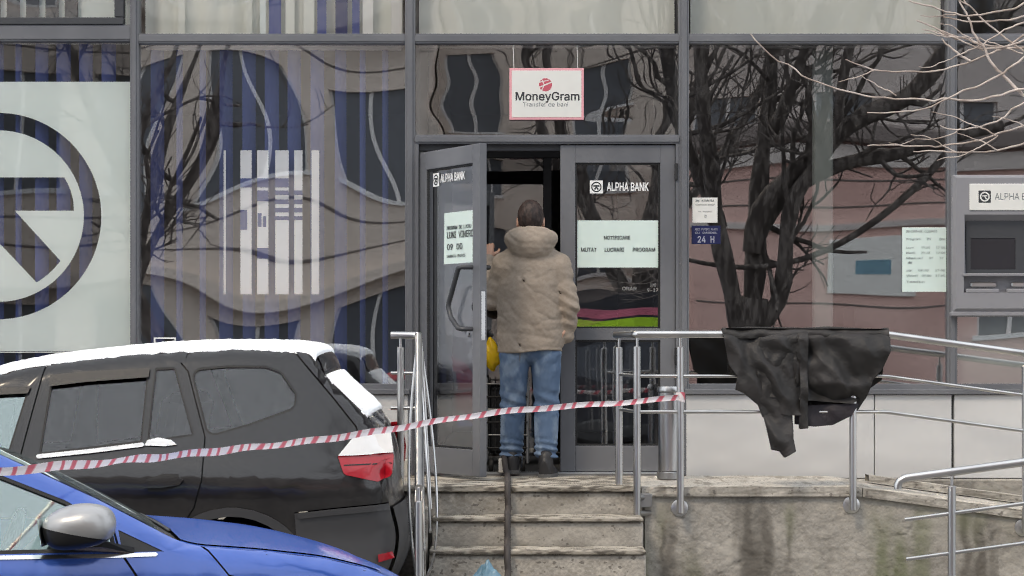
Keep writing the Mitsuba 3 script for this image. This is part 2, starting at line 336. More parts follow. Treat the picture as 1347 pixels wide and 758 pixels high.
# blinds, behind the left windows, and pale roller blinds behind the top lights
for i in range(len(mulls) - 1):
    xa, xb = X0(mulls[i][1]), X0(mulls[i + 1][0])
    if i in (2, 3, 4):
        nm = {2: 'second', 3: 'third', 4: 'right'}[i]
        key = thing('roller_blind', {2: 'pale pleated blind behind the top window left of the doors', 3: 'pale blind behind the top window above the sign and doors', 4: 'pale blind behind the top window over the tree reflections'}[i], 'blind')
        def bl(u, v, xa=xa, xb=xb, i=i): return np.stack([xa + .02 + (xb - xa - .04) * u, .14 + .012 * np.sin(u * 70 * (1 if i == 2 else .35)), 3.60 + (SPAN - 3.6) * v], 1)
        mm, _ = grid(bl, 120, 2)
        scene[f'{key}__fabric'] = ply(mm, 'blind_white', smooth=True)
        scene[f'{key}__bottom_bar'] = ply(bx(xa + .02, xb - .02, .125, .155, 3.575, 3.60), 'panel_white')
        if i == 2:
            for p, w_, mt in ((232, 9, 'blind_white'), (322, 8, 'blind_white'), (340, 8, 'film'), (352, 16, 'slat_fabric'), (374, 12, 'blind_white'), (398, 14, 'blind_white'), (416, 12, 'slat_fabric'), (440, 16, 'slat_blue'), (462, 10, 'slat_fabric'), (476, 14, 'paper_white'), (514, 14, 'paper_white')):
                put(f'{key}__slat', bx(X0(p), X0(p + w_), .085, .088, 3.60, SPAN - .1, .001), mt)
mat('slat_blue', (.02, .03, .12), .9)
rb = np.random.default_rng(5)
for i, top in ((1, 3.6), (2, 3.56)):
    xa, xb = X0(mulls[i][1]), X0(mulls[i + 1][0])
    key = thing('vertical_blind', ('blue vertical slat blind behind the poster window beside the doors' if i == 2 else 'blue vertical slat blind behind the round logo window film'), 'blind')
    scene[f'{key}__head_rail'] = ply(bx(xa + .03, xb - .03, .10, .15, top, top + .05), 'panel_white')
    x = xa + .10
    while x < xb - .05:
        a = math.radians(rb.uniform(22, 40)); w = .043 * (1.12 if rb.random() < .8 else .5)
        ph = rb.uniform(0, 6)
        def sl(u, v, x=x, a=a, w=w, ph=ph):
            s = (u - .5) * 2 * w; bend = .008 * (1 - (2 * u - 1) ** 2); tw = a + .08 * np.sin(v * 3 + ph)
            return np.stack([x + s * np.cos(tw) + bend * np.sin(tw), .125 + s * np.sin(tw) - bend * np.cos(tw), 1.36 + (top - 1.36) * v], 1)
        m, _ = grid(sl, 5, 12)
        put(f'{key}__slat', m, 'slat_fabric', True)
        x += .146 + rb.uniform(-.006, .006)
x = X0(0)
key = thing('vertical_blind', 'grey vertical slats in the small upper window at the top left corner', 'blind')
for k in range(14):
    xx = X0(100) - .09 - k * .125
    if xx < X0(-170): break
    put(f'{key}__slat', bx(xx, xx + .085, .10, .104, 3.70, SPAN - .1, .001), 'frame_dark')
scene[f'{key}__back_sheet'] = ply(bx(X0(-176), X0(170), .13, .135, 3.66, SPAN - .08, .001), 'film')

# ------------------------------------------------------------------ films, signs and notices
def ring(cx, cz, r): return Point(cx, cz).buffer(r, 48)
fx0, fx1, fz0, fz1 = X0(-176), X0(171), Z0(462), Z0(107)
cxl, czl, R = X0(-4), Z0(284), 136 / 205
logo = ring(cxl, czl, R).difference(ring(cxl, czl, R - .112))
pz = lambda pts: Polygon([(X0(a), Z0(b)) for a, b in pts])
fig = pz([(-104, 233), (93, 233), (96, 277), (18, 277), (80, 345), (50, 375), (-4, 318), (-58, 375), (-88, 345), (-26, 277), (-104, 277)]).intersection(ring(cxl, czl, R - .17))
film = sbox(fx0, fz0, fx1, fz1).difference(unary_union([logo, fig]))
key = thing('window_film', 'large pale window film with a round emblem cut out, at the far left', 'window film')
scene[f'{key}__sheet'] = ply(plate(film, .036, .038), 'film')
scene[f'{key}__light_strip'] = ply(bx(fx0, fx1, .036, .038, fz0 - .012, fz0 - .004, .0005), 'film')
def emblem(cx, cz, s, y, key, bg, fg):             # the small square emblem with the ring and figure
    scene[f'{key}__emblem'] = ply(bx(cx - s / 2, cx + s / 2, y - .002, y, cz - s / 2, cz + s / 2, .0005), bg)
    r = ring(cx, cz, s * .40).difference(ring(cx, cz, s * .31))
    a = Polygon([(cx - s * .24, cz + s * .14), (cx + s * .24, cz + s * .14), (cx + s * .24, cz + s * .02), (cx + s * .04, cz + s * .02), (cx + s * .2, cz - s * .16), (cx + s * .1, cz - s * .24), (cx, cz - s * .1), (cx - s * .1, cz - s * .24), (cx - s * .2, cz - s * .16), (cx - s * .04, cz + s * .02), (cx - s * .24, cz + s * .02)])
    put(f'{key}__emblem_mark', plate(unary_union([r, a]), y - .0035, y - .002), fg)

# hanging sign over the doors
x0, x1, z0, z1 = X0(670), X0(768), Z0(158), Z0(90)
key = thing('hanging_sign', 'white money transfer sign with pink border hanging above the doors', 'sign')
scene[f'{key}__border'] = ply(bx(x0, x1, -.012, .004, z0, z1, .002), 'pink_vinyl')
scene[f'{key}__board'] = ply(bx(x0 + .016, x1 - .016, -.0145, -.012, z0 + .016, z1 - .016, .001), 'paper_white')
scene[f'{key}__lettering'] = ply(text('MoneyGram', .052, (x0 + .034, -.0146, z0 + .125), .001, True, width=.41), 'ink')
scene[f'{key}__small_lettering'] = ply(text('Transfer de bani', .026, (x0 + .085, -.0146, z0 + .085), .001, False, width=.29), 'ink_grey')
gx, gz = X0(717.5), Z0(112)
glo = ring(gx, gz, .042).difference(unary_union([LineString([(gx - .05, gz - .02), (gx, gz + .0), (gx + .05, gz + .022)]).buffer(.004), LineString([(gx - .03, gz + .05), (gx - .008, gz), (gx - .03, gz - .05)]).buffer(.003), LineString([(gx - .05, gz + .014), (gx + .02, gz + .03)]).buffer(.003)]))
scene[f'{key}__globe_mark'] = ply(plate(glo, -.0156, -.0146), 'red_vinyl')
for p in (676, 760):
    put(f'{key}__cord', rod((X0(p), -.004, z1), (X0(p) - .005, -.004, Z0(60)), .0025, 6), 'paper_white')

def sheet(name, label, cat_, x0, x1, z0, z1, y, mt, place=lambda m: m, curl=.003, seed=0):
    key = thing(name, label, cat_)
    ph = np.random.default_rng(seed).uniform(0, 6, 3)
    m, _ = grid(lambda u, v: np.stack([x0 + (x1 - x0) * u, y - curl * (.5 + .5 * np.sin(u * 4 + ph[0]) * np.sin(v * 3 + ph[1])), z0 + (z1 - z0) * v], 1), 14, 14)
    v = np.vstack([m.vertices, m.vertices + [0, .0006, 0]])
    f = np.vstack([m.faces[:, ::-1], m.faces + len(m.vertices)])
    scene[f'{key}__sheet'] = ply(place(trimesh.Trimesh(v, f, process=False)), mt, smooth=True)
    return key
def lines(key, spec, y, place=lambda m: m, mt='ink'):
    """spec: (string, cap height, x, z, width or None)"""
    import re
    out = []
    for s, h, x, z, w, b in spec:                   # each word a part of its own
        for mt_ in re.finditer(r'\S+', s):
            if w is None or len(s) == 1: out.append((mt_.group(), h, x, z, w, b)); continue
            out.append((mt_.group(), h, x + w * mt_.start() / len(s), z, w * (mt_.end() - mt_.start() - .15) / len(s), b))
    for s, h, x, z, w, b in out:
        put(f'{key}__lettering', place(text(s, h, (x, y, z), .0008, b, width=w)), mt)
# right leaf
key = thing('door_lettering', 'white bank name and emblem on the right door pane', 'lettering')
emblem(X0(784.5), Z0(246), .083, .008, key, 'white_vinyl', 'ink')
scene[f'{key}__name'] = ply(text('ALPHA BANK', .052, (X0(798), .007, Z0(251)), .001, True, width=X0(853) - X0(798)), 'white_vinyl')
k = sheet('paper_notice', 'wide white paper notice across the right door', 'notice', X0(758), X0(867), Z0(352), Z0(290), .012, 'paper', seed=1)
zz = Z0(352)
lines(k, [('NOTIFICARE', .022, X0(794), Z0(315), X0(829) - X0(794), True), ('MUTAT', .024, X0(764), Z0(331), X0(785) - X0(764), True), ('LUCRARI', .024, X0(795), Z0(331), X0(821) - X0(795), True), ('PROGRAM', .024, X0(832), Z0(331), X0(862) - X0(832), True)], .0085)
key = thing('door_lettering', 'small faded white lettering low on the right door', 'lettering')
lines(key, [('ORAR', .022, X0(818), Z0(382), X0(838) - X0(818), True), ('LUNI', .020, X0(855), Z0(377), X0(863) - X0(855), True), ('9-17', .022, X0(851), Z0(384), X0(866) - X0(851), True)], .018, mt='white_vinyl')
# left leaf (lettering and paper move with the leaf's plane)
key = thing('door_lettering', 'white bank name and emblem on the open left door', 'lettering')
emblem(.205, 2.70, .085, .018, key, 'white_vinyl', 'ink')
for kk in (f'{key}__emblem', f'{key}__emblem_mark'):
    v, f, n, uv, c = meshkit.WRITTEN[scene[kk]['filename']]
    scene[kk] = ply(pl1(trimesh.Trimesh(np.array(v, float), f, process=False)), 'white_vinyl' if kk.endswith('emblem') else 'ink')
scene[f'{key}__name'] = ply(pl1(text('ALPHA BANK', .05, (.265, .018, 2.68), .001, True, width=.34)), 'white_vinyl')
k = sheet('paper_notice', 'white paper notice with large print on the open left door', 'notice', .32, .745, Z0(350), Z0(284), .018, 'paper', place=pl1, seed=2)
lines(k, [('PROGRAM DE LUCRU', .022, .36, Z0(306), .34, True), ('LUNI VINERI', .04, .36, Z0(317), .36, True), ('09 00', .036, .36, Z0(332), .22, True), ('SAMBATA INCHIS', .018, .36, Z0(342), .26, False)], .0145, place=pl1)
# right side notices
k = sheet('paper_notice', 'small white paper notice above the blue sticker', 'notice', X0(911), X0(944), Z0(293), Z0(260), .014, 'paper_white', seed=3)
lines(k, [('IN ATENTIA', .011, X0(915), Z0(265), X0(940) - X0(915), True), ('CLIENTILOR BANCII', .008, X0(915), Z0(270), X0(940) - X0(915), False), ('VA RUGAM', .007, X0(918), Z0(279), X0(936) - X0(918), False), ('O', .014, X0(926.5), Z0(286), None, True)], .0105, mt='ink_grey')
k = sheet('blue_sticker', 'dark blue sticker with white print below the small notice', 'sticker', X0(910), X0(948), Z0(321), Z0(297), .014, 'blue_vinyl', curl=.0005, seed=4)
lines(k, [('AICI PUTETI PLATI', .012, X0(914), Z0(303), X0(944) - X0(914), True), ('CU CARDUL', .012, X0(914), Z0(307.5), X0(944) - X0(914), True), ('24 H', .04, X0(917), Z0(319), X0(940) - X0(917), True)], .0128, mt='sticker_print')
mat('sticker_print', (.35, .36, .45), .5)
k = sheet('paper_notice', 'tall pale paper notice beside the cash machine', 'notice', X0(1187), X0(1245), Z0(384), Z0(299), .012, 'paper', seed=6)
rows = [('INFORMARE CLIENTI', .016, 306, .20), ('Program   Zi    Ora', .014, 316, .25), ('Luni    09.00   17.00', .013, 327, .25), ('Marti   09.00   17.00', .013, 334, .25), ('Miercuri   09   17', .013, 341, .24), ('*', .03, 350, .03), ('Joi   09.00   17.00', .013, 357, .25), ('Vineri  09.00  17.00', .013, 364, .25), ('Telefon', .013, 372, .12)]
lines(k, [(s, h, X0(1192), Z0(q), w, False) for s, h, q, w in rows], .0085, mt='ink_grey')
k = thing('frame_sign', 'tiny white outlined sign low in the window above the dark car', 'sign')
a, b, c, d = X0(202), X0(231), Z0(453), Z0(444)
scene[f'{k}__border'] = ply(plate(sbox(a, c, b, d).difference(sbox(a + .01, c + .01, b - .01, d - .01)), .012, .014), 'white_vinyl')
# poster behind the slats
k = thing('poster', 'white poster strips with dark block print hanging between the blue slats', 'poster')
a, b, c, d = X0(293), X0(418), Z0(387), Z0(197)
prints = unary_union([sbox(X0(x), Z0(q + h), X0(x + w), Z0(q)) for x, q, w, h in ((312, 234, 72, 12), (337, 250, 16, 14), (360, 250, 40, 6), (360, 262, 40, 6), (360, 273, 40, 6), (360, 284, 40, 5), (314, 276, 10, 26), (338, 280, 5, 18), (345, 284, 4, 14), (337, 326, 16, 14))])
for p0, p1 in ((293, 296), (315, 330), (337, 352), (361, 379), (386, 397), (409, 419)):
    strip = sbox(X0(p0), c, X0(p1), d)
    ks_ = put(f'{k}__strip', plate(strip, .050, .052), 'poster_white')
    pr = prints.intersection(strip)
    if not pr.is_empty: scene[f'{ks_}__print'] = ply(plate(pr, .0475, .0495), 'slat_fabric')
mat('poster_white', (.84, .86, .88), .6)

# ------------------------------------------------------------------ cash machine
k = thing('cash_machine', 'grey cash machine with a white header set in the right window', 'cash machine')
xa, xb, zA, zB = X0(1254, -.12), X0(1440, -.12), Z0(410, -.12), Z0(230, -.12)
Y = -.12
qx = lambda p: X0(p, Y)
qz = lambda q: Z0(q, Y)
body = Manifold.hull_points(np.array([(x, y, z) for x in (xa, xb) for y in (Y + .02, .012) for z in (zA, zB)] + [(x, Y, z) for x in (xa + .02, xb - .02) for z in (zA + .02, zB - .02)]))
cut = Manifold.hull_points(np.array([(qx(1268), Y - .01, qz(281)), (qx(1416), Y - .01, qz(281)), (qx(1268), Y - .01, qz(361)), (qx(1416), Y - .01, qz(361)), (qx(1274), Y + .10, qz(296)), (qx(1410), Y + .10, qz(296)), (qx(1272), Y + .06, qz(359)), (qx(1412), Y + .06, qz(359))]))
cut2 = Manifold.hull_points(np.array([(x, y, z) for x in (qx(1268), qx(1416)) for y in (Y - .01, Y + .06) for z in (qz(363), qz(385))]))
scene[k] = ply(tm(body - cut - cut2), 'atm_grey')
mat('atm_grey', (.25, .25, .27), .42)
mat('atm_dark', (.028, .028, .034), .25)
scene[f'{k}__header'] = ply(bx(qx(1275), qx(1425), Y - .008, Y + .001, qz(277), qz(242), .003), 'paper_white')  # plain white board
kk = f'{k}__header'
def sub_emblem(cx, cz, s, y, key):
    put(f'{key}__emblem', bx(cx - s / 2, cx + s / 2, y - .001, y, cz - s / 2, cz + s / 2, .0004), 'ink')
    put(f'{key}__emblem_mark', plate(unary_union([ring(cx, cz, s * .40).difference(ring(cx, cz, s * .29)), sbox(cx - s * .2, cz + s * .02, cx + s * .2, cz + s * .12), Polygon([(cx - s * .04, cz + s * .02), (cx + s * .04, cz + s * .02), (cx + s * .2, cz - s * .2), (cx + s * .1, cz - s * .24)])]), y - .002, y - .001), 'paper_white')
sub_emblem(qx(1295), qz(259), .078, Y - .008, kk)
put(f'{kk}__lettering', text('ALPHA BANK', .042, (qx(1308), Y - .008, qz(263)), .001, False, width=qx(1370) - qx(1308)), 'ink_grey')
scene[f'{k}__screen_surround'] = ply(plate(sbox(qx(1273), qz(359), qx(1411), qz(290)).difference(sbox(qx(1279), qz(354), qx(1338), qz(313))), Y + .055, Y + .075), 'frame_dark')
scene[f'{k}__screen'] = ply(bx(qx(1279), qx(1338), Y + .06, Y + .075, qz(354), qz(313), .002), 'atm_dark')
scene[f'{k}__shelf'] = ply(bx(qx(1266), qx(1418), Y - .012, Y + .01, qz(363.5), qz(360), .003), 'atm_grey')
for a, b in ((1277, 1312), (1331, 1366), (1384, 1410)):
    kk = put(f'{k}__card_slot', bx(qx(a), qx(b), Y + .004, Y + .03, qz(378), qz(371), .008), 'steel')
    put(f'{k}__slot_tray', bx(qx(a) - .03, qx(b) + .012, Y - .004, Y + .05, qz(386), qz(380), .006), 'atm_grey')
scene[f'{k}__lower_edge'] = ply(bx(xa - .01, xb + .01, Y + .01, .012, zA - .03, zA, .006), 'atm_grey')
k = thing('window_film', 'pale film with faint coloured print in the pane under the cash machine', 'window film')
scene[f'{k}__sheet'] = ply(bx(X0(1261), X0(1600), .045, .047, Z0(508), Z0(415), .0005), 'film')

# ------------------------------------------------------------------ landing, steps, ramp
SX0, SX1 = -.455, .725
k = thing('entrance_stairs', 'worn concrete entrance steps below the glazed doors', 'stairs')
scene[f'{k}__landing'] = ply(cat(bx(-.78, SX1 + .05, EDGE + .012, -.085, -.1, LAND - .035, .01)), 'step_stone')
scene[f'{k}__landing_slab'] = ply(bx(-.80, SX1 + .05, EDGE - .015, -.085, LAND - .033, LAND, .006), 'step_edge')
for i in range(1, 5):
    z, y1 = LAND - .164 * i, EDGE - .30 * (i - 1)
    put(f'{k}__step', bx(SX0 - .006 * i, SX1 + .03, y1 - .30 + .014, y1 + .010 if i == 1 else y1 + .012, -.1, z - .028, .008), 'step_stone')
    put(f'{k}__tread', bx(SX0 - .006 * i, SX1 + .03, y1 - .30 - .012, y1 + .008, z - .026, z, .007), 'step_edge')
scene[f'{k}__cheek_wall'] = ply(plate(Polygon([(0, 0)] * 0 or [(0, 0), (1, 0), (1, 1)]), 0, .01) if False else cat(*[bx(SX0 - .075, SX0 - .03, EDGE - .3 * i - .3, EDGE - .3 * i - .002, -.1, LAND - .05 - .164 * (i + 1) + .1, .006) for i in range(5)]), 'concrete')
RX0, RK, RS = SX1 + .055, 2.03, .137                 # the ramp: level to RK, then falling to the right
rz = lambda x: LAND - RS * max(0, x - RK)
k = thing('access_ramp', 'stained concrete wheelchair ramp falling away to the right', 'ramp')
prof = Polygon([(RX0, -.1), (RX0, LAND - .06), (RK, LAND - .06), (5.0, rz(5.0) - .06), (6.3, rz(5.0) - .06), (6.3, -.1)])
w = Manifold.extrude(cross(prof), -EDGE - .09).refine_to_length(.12)
v = tm(w); a = v.vertices
v.vertices = np.stack([a[:, 0], -.09 - a[:, 2], a[:, 1]], 1)
v.vertices[:, 1] -= np.where(v.vertices[:, 1] < -1.2, .012 * (meshkit.fbm(v.vertices * 4, 3) - .5), 0)
scene[f'{k}__retaining_wall'] = ply(v, 'concrete')
def slab(x0, x1, t0, t1, y0, y1, mt, nm):
    n = max(3, int((x1 - x0) / .05)); r = np.random.default_rng(int(x0 * 100) + 3)
    def fn(u, v_):
        x = x0 + (x1 - x0) * u
        ang = v_ * 4
        prof = np.array([[y1, t0], [y0, t0], [y0, t1], [y1, t1], [y1, t0]])
        yy = np.interp(ang, range(5), prof[:, 0]); tt = np.interp(ang, range(5), prof[:, 1])
        zz = np.array([rz(q) for q in x]) + tt
        nse = meshkit.fbm(np.stack([x * 9, yy * 3, tt * 40], 1), 3) - .5
        return np.stack([x, yy + np.where(yy < y1 - .01, .02 * nse, 0), zz + .008 * nse * (tt > -.05)], 1)
    m, _ = grid(fn, n, 17)
    put(f'{k}__{nm}', m, mt, False)
slab(RX0 - .02, RK + .02, -.058, -.002, EDGE - .03, -.088, 'step_stone', 'edge_slab')
slab(RK + .025, 5.0, -.058, -.004, EDGE - .028, -.6, 'step_stone', 'edge_slab')
slab(RK + .03, 5.0, -.075, -.006, -.598, -.088, 'concrete', 'edge_slab')
slab(RK + .2, 5.0, .004, .045, -.42, -.25, 'step_stone', 'edge_kerb')
r2 = lambda x: rz(5.0) - RS * (5.0 - x)
prof = Polygon([(RK - .1, -.1), (RK - .1, .004), (5.0, rz(5.0) - .002), (6.3, rz(5.0) - .002), (6.3, -.1)])
a = tm(Manifold.extrude(cross(prof), 1.35)); q = a.vertices
a.vertices = np.stack([q[:, 0], EDGE - .045 - q[:, 2], q[:, 1]], 1)
scene[f'{k}__lower_flight'] = ply(a, 'concrete')

# ------------------------------------------------------------------ railings
def flange(x, y, z): return tm(lathe([(0, 0), (.046, 0), (.05, .004), (.05, .010), (.03, .016), (0, .016)], sides=28).apply_transform(trimesh.transformations.rotation_matrix(math.pi / 2, (1, 0, 0))).apply_translation((x, y, z)))
def post(k, x, y, z0, z1, gap=.07, fl=True, wall_y=EDGE):
    p = put(f'{k}__post', cat(cyl(x, y, z0, z1 - gap, .0215, 20), cyl(x, y, z1 - gap, z1, .008, 10, .001)), 'steel', 35)
    if fl: put(f'{p}__flange', cat(flange(x, wall_y - .002, z0 + .03), rod((x, wall_y, z0 + .03), (x, y, z0 + .03), .016)), 'steel', 35)
YR = -1.44
gx = lambda p: X0(p, YR)
gz = lambda q: Z0(q, YR)
k = thing('ramp_railing', 'stainless steel railing along the upper ramp with the dark jacket over it', 'railing')
kx, rx1 = gx(1165), 5.05
def railpath(q, x0): return [(gx(x0), YR, gz(q)), (kx - .02, YR, gz(q)), (kx + .02, YR, gz(q) - .003), (rx1, YR, gz(q) - RS * (rx1 - kx))]
scene[f'{k}__handrail'] = ply(tube(railpath(440, 838), .0215, 16), 'steel', smooth=40)
put(f'{k}__rail', tube(railpath(495, 838), .0105, 10), 'steel', 40)
put(f'{k}__rail', tube(railpath(542, 838), .0105, 10), 'steel', 40)
for p, qb in ((895, 676), (1122, 672)):
    post(k, gx(p), YR, gz(qb), gz(440))
for p in (1349, 1576):
    xx = gx(p); post(k, xx, YR, rz(xx) - .14, gz(440) - RS * (xx - kx))
k = thing('stair_railing', 'short stainless railing of two posts at the right of the steps', 'railing')
xs = gx(838); xs2 = gx(817)
post(k, xs, YR, gz(705), gz(440), fl=False)
post(k, xs2, EDGE + .2, gz(655), gz(441), fl=False)
scene[f'{k}__handrail'] = ply(cat(tube([(xs, YR, gz(440)), (xs - .015, YR, gz(440)), (gx(813), EDGE + .2, gz(440) - .001)], .0215, 16)), 'steel', smooth=40)
for q in (495, 542):
    put(f'{k}__rail', rod((xs, YR, gz(q)), (xs2, EDGE + .2, gz(q) + .01), .0105), 'steel', 40)
put(f'{k}__bracket', cat(rod((xs + .0, YR, gz(655)), (xs + .06, EDGE, gz(655)), .02), rod((xs, YR, gz(676)), (gx(855), EDGE, gz(676)), .018), bx(gx(843), gx(858), EDGE - .05, EDGE + .01, gz(668), gz(650))), 'steel_dull', 40)
# the lower flight's railing
Y2 = -2.90
ax, az = (lambda p: X0(p, Y2)), (lambda q: Z0(q, Y2))
k = thing('ramp_railing', 'nearer stainless railing of the lower ramp flight, rising to the right', 'railing')
xr = 5.2
up = lambda q0, x: q0 + .137 * (x - ax(1185))
h0 = az(631)
hp = [(ax(1181), Y2, h0 - .05), (ax(1181), Y2, h0 - .03), (ax(1183), Y2, h0 - .012), (ax(1187), Y2, h0), (ax(1193), Y2, h0 + .008), (xr, Y2, up(h0, xr))]
scene[f'{k}__handrail'] = ply(tube(hp, .0215, 16), 'steel', smooth=40)
for q, s in ((684, 1190), (736, 1192)):
    put(f'{k}__rail', rod((ax(s), Y2, az(q)), (xr, Y2, az(q) + .137 * (xr - ax(s))), .0105), 'steel', 40)
for p in (1252, 1500, 1760):
    x = ax(p); post(k, x, Y2, r2(x) - .04, up(h0, x), fl=False)
# left: along the landing and down the left of the steps
k = thing('stair_railing', 'stainless railing left of the steps, seen almost end on', 'railing')
YL = EDGE + .06
lx = X0(551, YL)
lz = lambda q: Z0(q, YL)
run = 1.5
drop = .164 / .30 * run
for n, (q, r_) in enumerate(((441, .0215), (491, .0105), (537, .0105))):
    m = cat(tube([(X0(514, YL), YL, lz(q)), (lx - .03, YL, lz(q)), (lx, YL - .01, lz(q) - .002), (lx - .0, YL - .06, lz(q) - .02), (lx + .055, YL - run, lz(q) - drop)], r_, 12))
    put(f'{k}__' + ('handrail' if n == 0 else 'rail'), m, 'steel', 40)
post(k, X0(527, YL), YL, LAND - .02, lz(441), fl=False)
post(k, lx + .01, YL - .04, LAND - .22, lz(446), fl=False)
post(k, lx + .027, YL - .75, LAND - .70, lz(441) - .40, fl=False)
post(k, lx + .055, YL - run, -.0, lz(441) - drop, fl=False)
for n_, (q, dx_) in enumerate(((458, .006), (474, -.006), (515, .010), (556, -.004), (575, .008))):
    put(f'{k}__rail', tube([(lx + dx_, YL - .03, lz(q)), (lx + dx_ + .01, YL - .10, lz(q) - .05), (lx + .055 + dx_ * 3, YL - run, lz(q) - drop)], .007, 8), 'steel', 40)
for p0, p1, p2_ in (((552, 444, YL - .02), (574, 640, EDGE - .12), (557, 765, -2.55)), ((549, 452, YL - .02), (538, 605, EDGE - .5), (549, 765, -2.7)), ((550, 448, YL - .02), (562, 620, EDGE - .3), (566, 700, EDGE - .75))):
    put(f'{k}__brace', tube(spline([px(*p0), px(*p1), px(*p2_)], 20), .0085, 8), 'steel', 40)
for n_ in range(4):
    yb = YL - .2 - .33 * n_; zb_ = lz(441) - drop * (YL - yb) / run
    put(f'{k}__baluster', rod((lx + .055 * (YL - yb) / run + .012 * (-1) ** n_, yb, zb_ - .02), (lx + .055 * (YL - yb) / run + .02 * (-1) ** n_, yb, zb_ - .86), .007, 8), 'steel_dull', 40)
put(f'{k}__brace', rod((lx + .012, YL - .02, lz(450)), (SX0 - .02, EDGE - .05, LAND - .13), .010), 'steel', 40)
put(f'{k}__brace', rod((lx + .005, YL - .02, lz(450)), (lx + .03, YL - .9, lz(700)), .010), 'steel', 40)

# ------------------------------------------------------------------ across the street: what the glass mirrors
def bark(p, n, uv): return mix((.055, .045, .041), (.17, .15, .138), smoothstep(.35, .7, fbm(p.x * 30, p.y * 30, p.z * 6, 3)))
matbump('bark', proc(bark), .9, lambda p, n, uv: fbm(p.x * 40, p.y * 40, p.z * 9, 3), .01)
mat('twig_pale', speck((.38, .31, .27), (.66, .58, .53), 30, 30, 30), .7)
mat('render_beige', speck((.60, .53, .47), (.70, .62, .55), .4, .4, .7), .85)
mat('render_grey', speck((.50, .46, .44), (.62, .57, .54), .4, .4, .7), .85)
mat('render_pink', speck((.56, .36, .32), (.68, .46, .41), .5, .5, .8), .85)
mat('brick_red', speck((.30, .10, .07), (.42, .17, .12), 2, 2, 8), .85)
mat('dark_window', (.10, .11, .13), .15)
mat('white_frame', (.7, .7, .7), .5)
mat('banner_blue', (.16, .30, .38), .6)
mat('dark_joint', (.14, .12, .11), .8)
mat('roof_red', (.20, .17, .16), .8)

def building(label, x0, x1, y, h, wall, rows, win_w, win_h, pitch, first=None, depth=9, band=None, roof=True):
    k = thing('apartment_building', label, 'building')
    holes, wins = [], []
    for zr in rows:
        x = (first if first is not None else x0 + 1.0)
        while x + win_w < x1 - .4:
            wins.append((x, zr)); x += pitch
    fa = sbox(x0, 0, x1, h).difference(unary_union([sbox(x, z, x + win_w, z + win_h) for x, z in wins])) if wins else sbox(x0, 0, x1, h)
    scene[f'{k}__wall'] = ply(plate(fa, y - .3, y), wall)          # its street face looks to +y
    scene[f'{k}__body'] = ply(bx(x0, x1, y - depth, y - .302, -.1, h, .02), wall)
    for x, z in wins:
        w = put(f'{k}__window', bx(x, x + win_w, y - .22, y - .18, z, z + win_h, .01), 'dark_window')
        put(f'{w}__frame', cat(bx(x, x + .06, y - .178, y - .13, z, z + win_h), bx(x + win_w - .06, x + win_w, y - .178, y - .13, z, z + win_h), bx(x + win_w / 2 - .04, x + win_w / 2 + .04, y - .178, y - .13, z, z + win_h), bx(x - .08, x + win_w + .08, y - .1, y + .08, z - .09, z - .002)), 'white_frame')
    if band:
        for z, t, d, mt in band:
            put(f'{k}__band', bx(x0, x1, y + .002, y + d, z, z + t, .01), mt)
    if roof: scene[f'{k}__roof'] = ply(bx(x0 - .3, x1 + .3, y - depth - .2, y + .35, h, h + .35, .05), 'roof_red')
    return k
building('beige rendered apartment block across the street with small paired windows', -1.46, 3.45, -36, 13.5, 'render_beige', (3.2, 5.0, 6.6, 8.2, 10.6), 1.1, .95, 2.6, first=-1.3)
building('beige block across the street with long dark ribbon windows', -17, -1.5, -33, 13.0, 'render_beige', (.4, 4.75, 8.9), 1.65, 2.3, 2.3, first=-15.1, band=((3.0, .25, .5, 'render_beige'), (3.75, .035, .02, 'dark_joint'), (4.25, .035, .02, 'dark_joint'), (7.5, .035, .02, 'dark_joint'), (8.2, .35, .6, 'render_beige'), (12.2, .4, .5, 'render_beige')))
k = building('pink rendered low building across the street with a white banner', 3.5, 17, -30, 5.4, 'render_pink', (2.0,), 1.2, 1.4, 3.1, first=8.6, band=((3.9, .12, .1, 'render_grey'), (2.55, .03, .02, 'dark_joint'), (4.3, .03, .02, 'dark_joint'), (4.75, .03, .02, 'dark_joint'), (5.0, .35, .12, 'render_grey'), (0.02, .7, .05, 'render_grey')))
kb = thing('shop_banner', 'white shop banner with a blue print block on the pink wall', 'banner')
scene[f'{kb}__sheet'] = ply(bx(5.85, 7.35, -29.99, -29.94, 2.75, 3.75, .01), 'paper_white')
scene[f'{kb}__print'] = ply(bx(6.35, 6.95, -29.939, -29.93, 3.1, 3.34, .002), 'banner_blue')
building('tall grey apartment block added behind the pink building', 3.6, 26, -46, 15.5, 'render_grey', (3.5, 6.4, 9.3, 12.2), 1.5, 1.5, 3.0)  # added block, keeps bright sky out of the window reflections

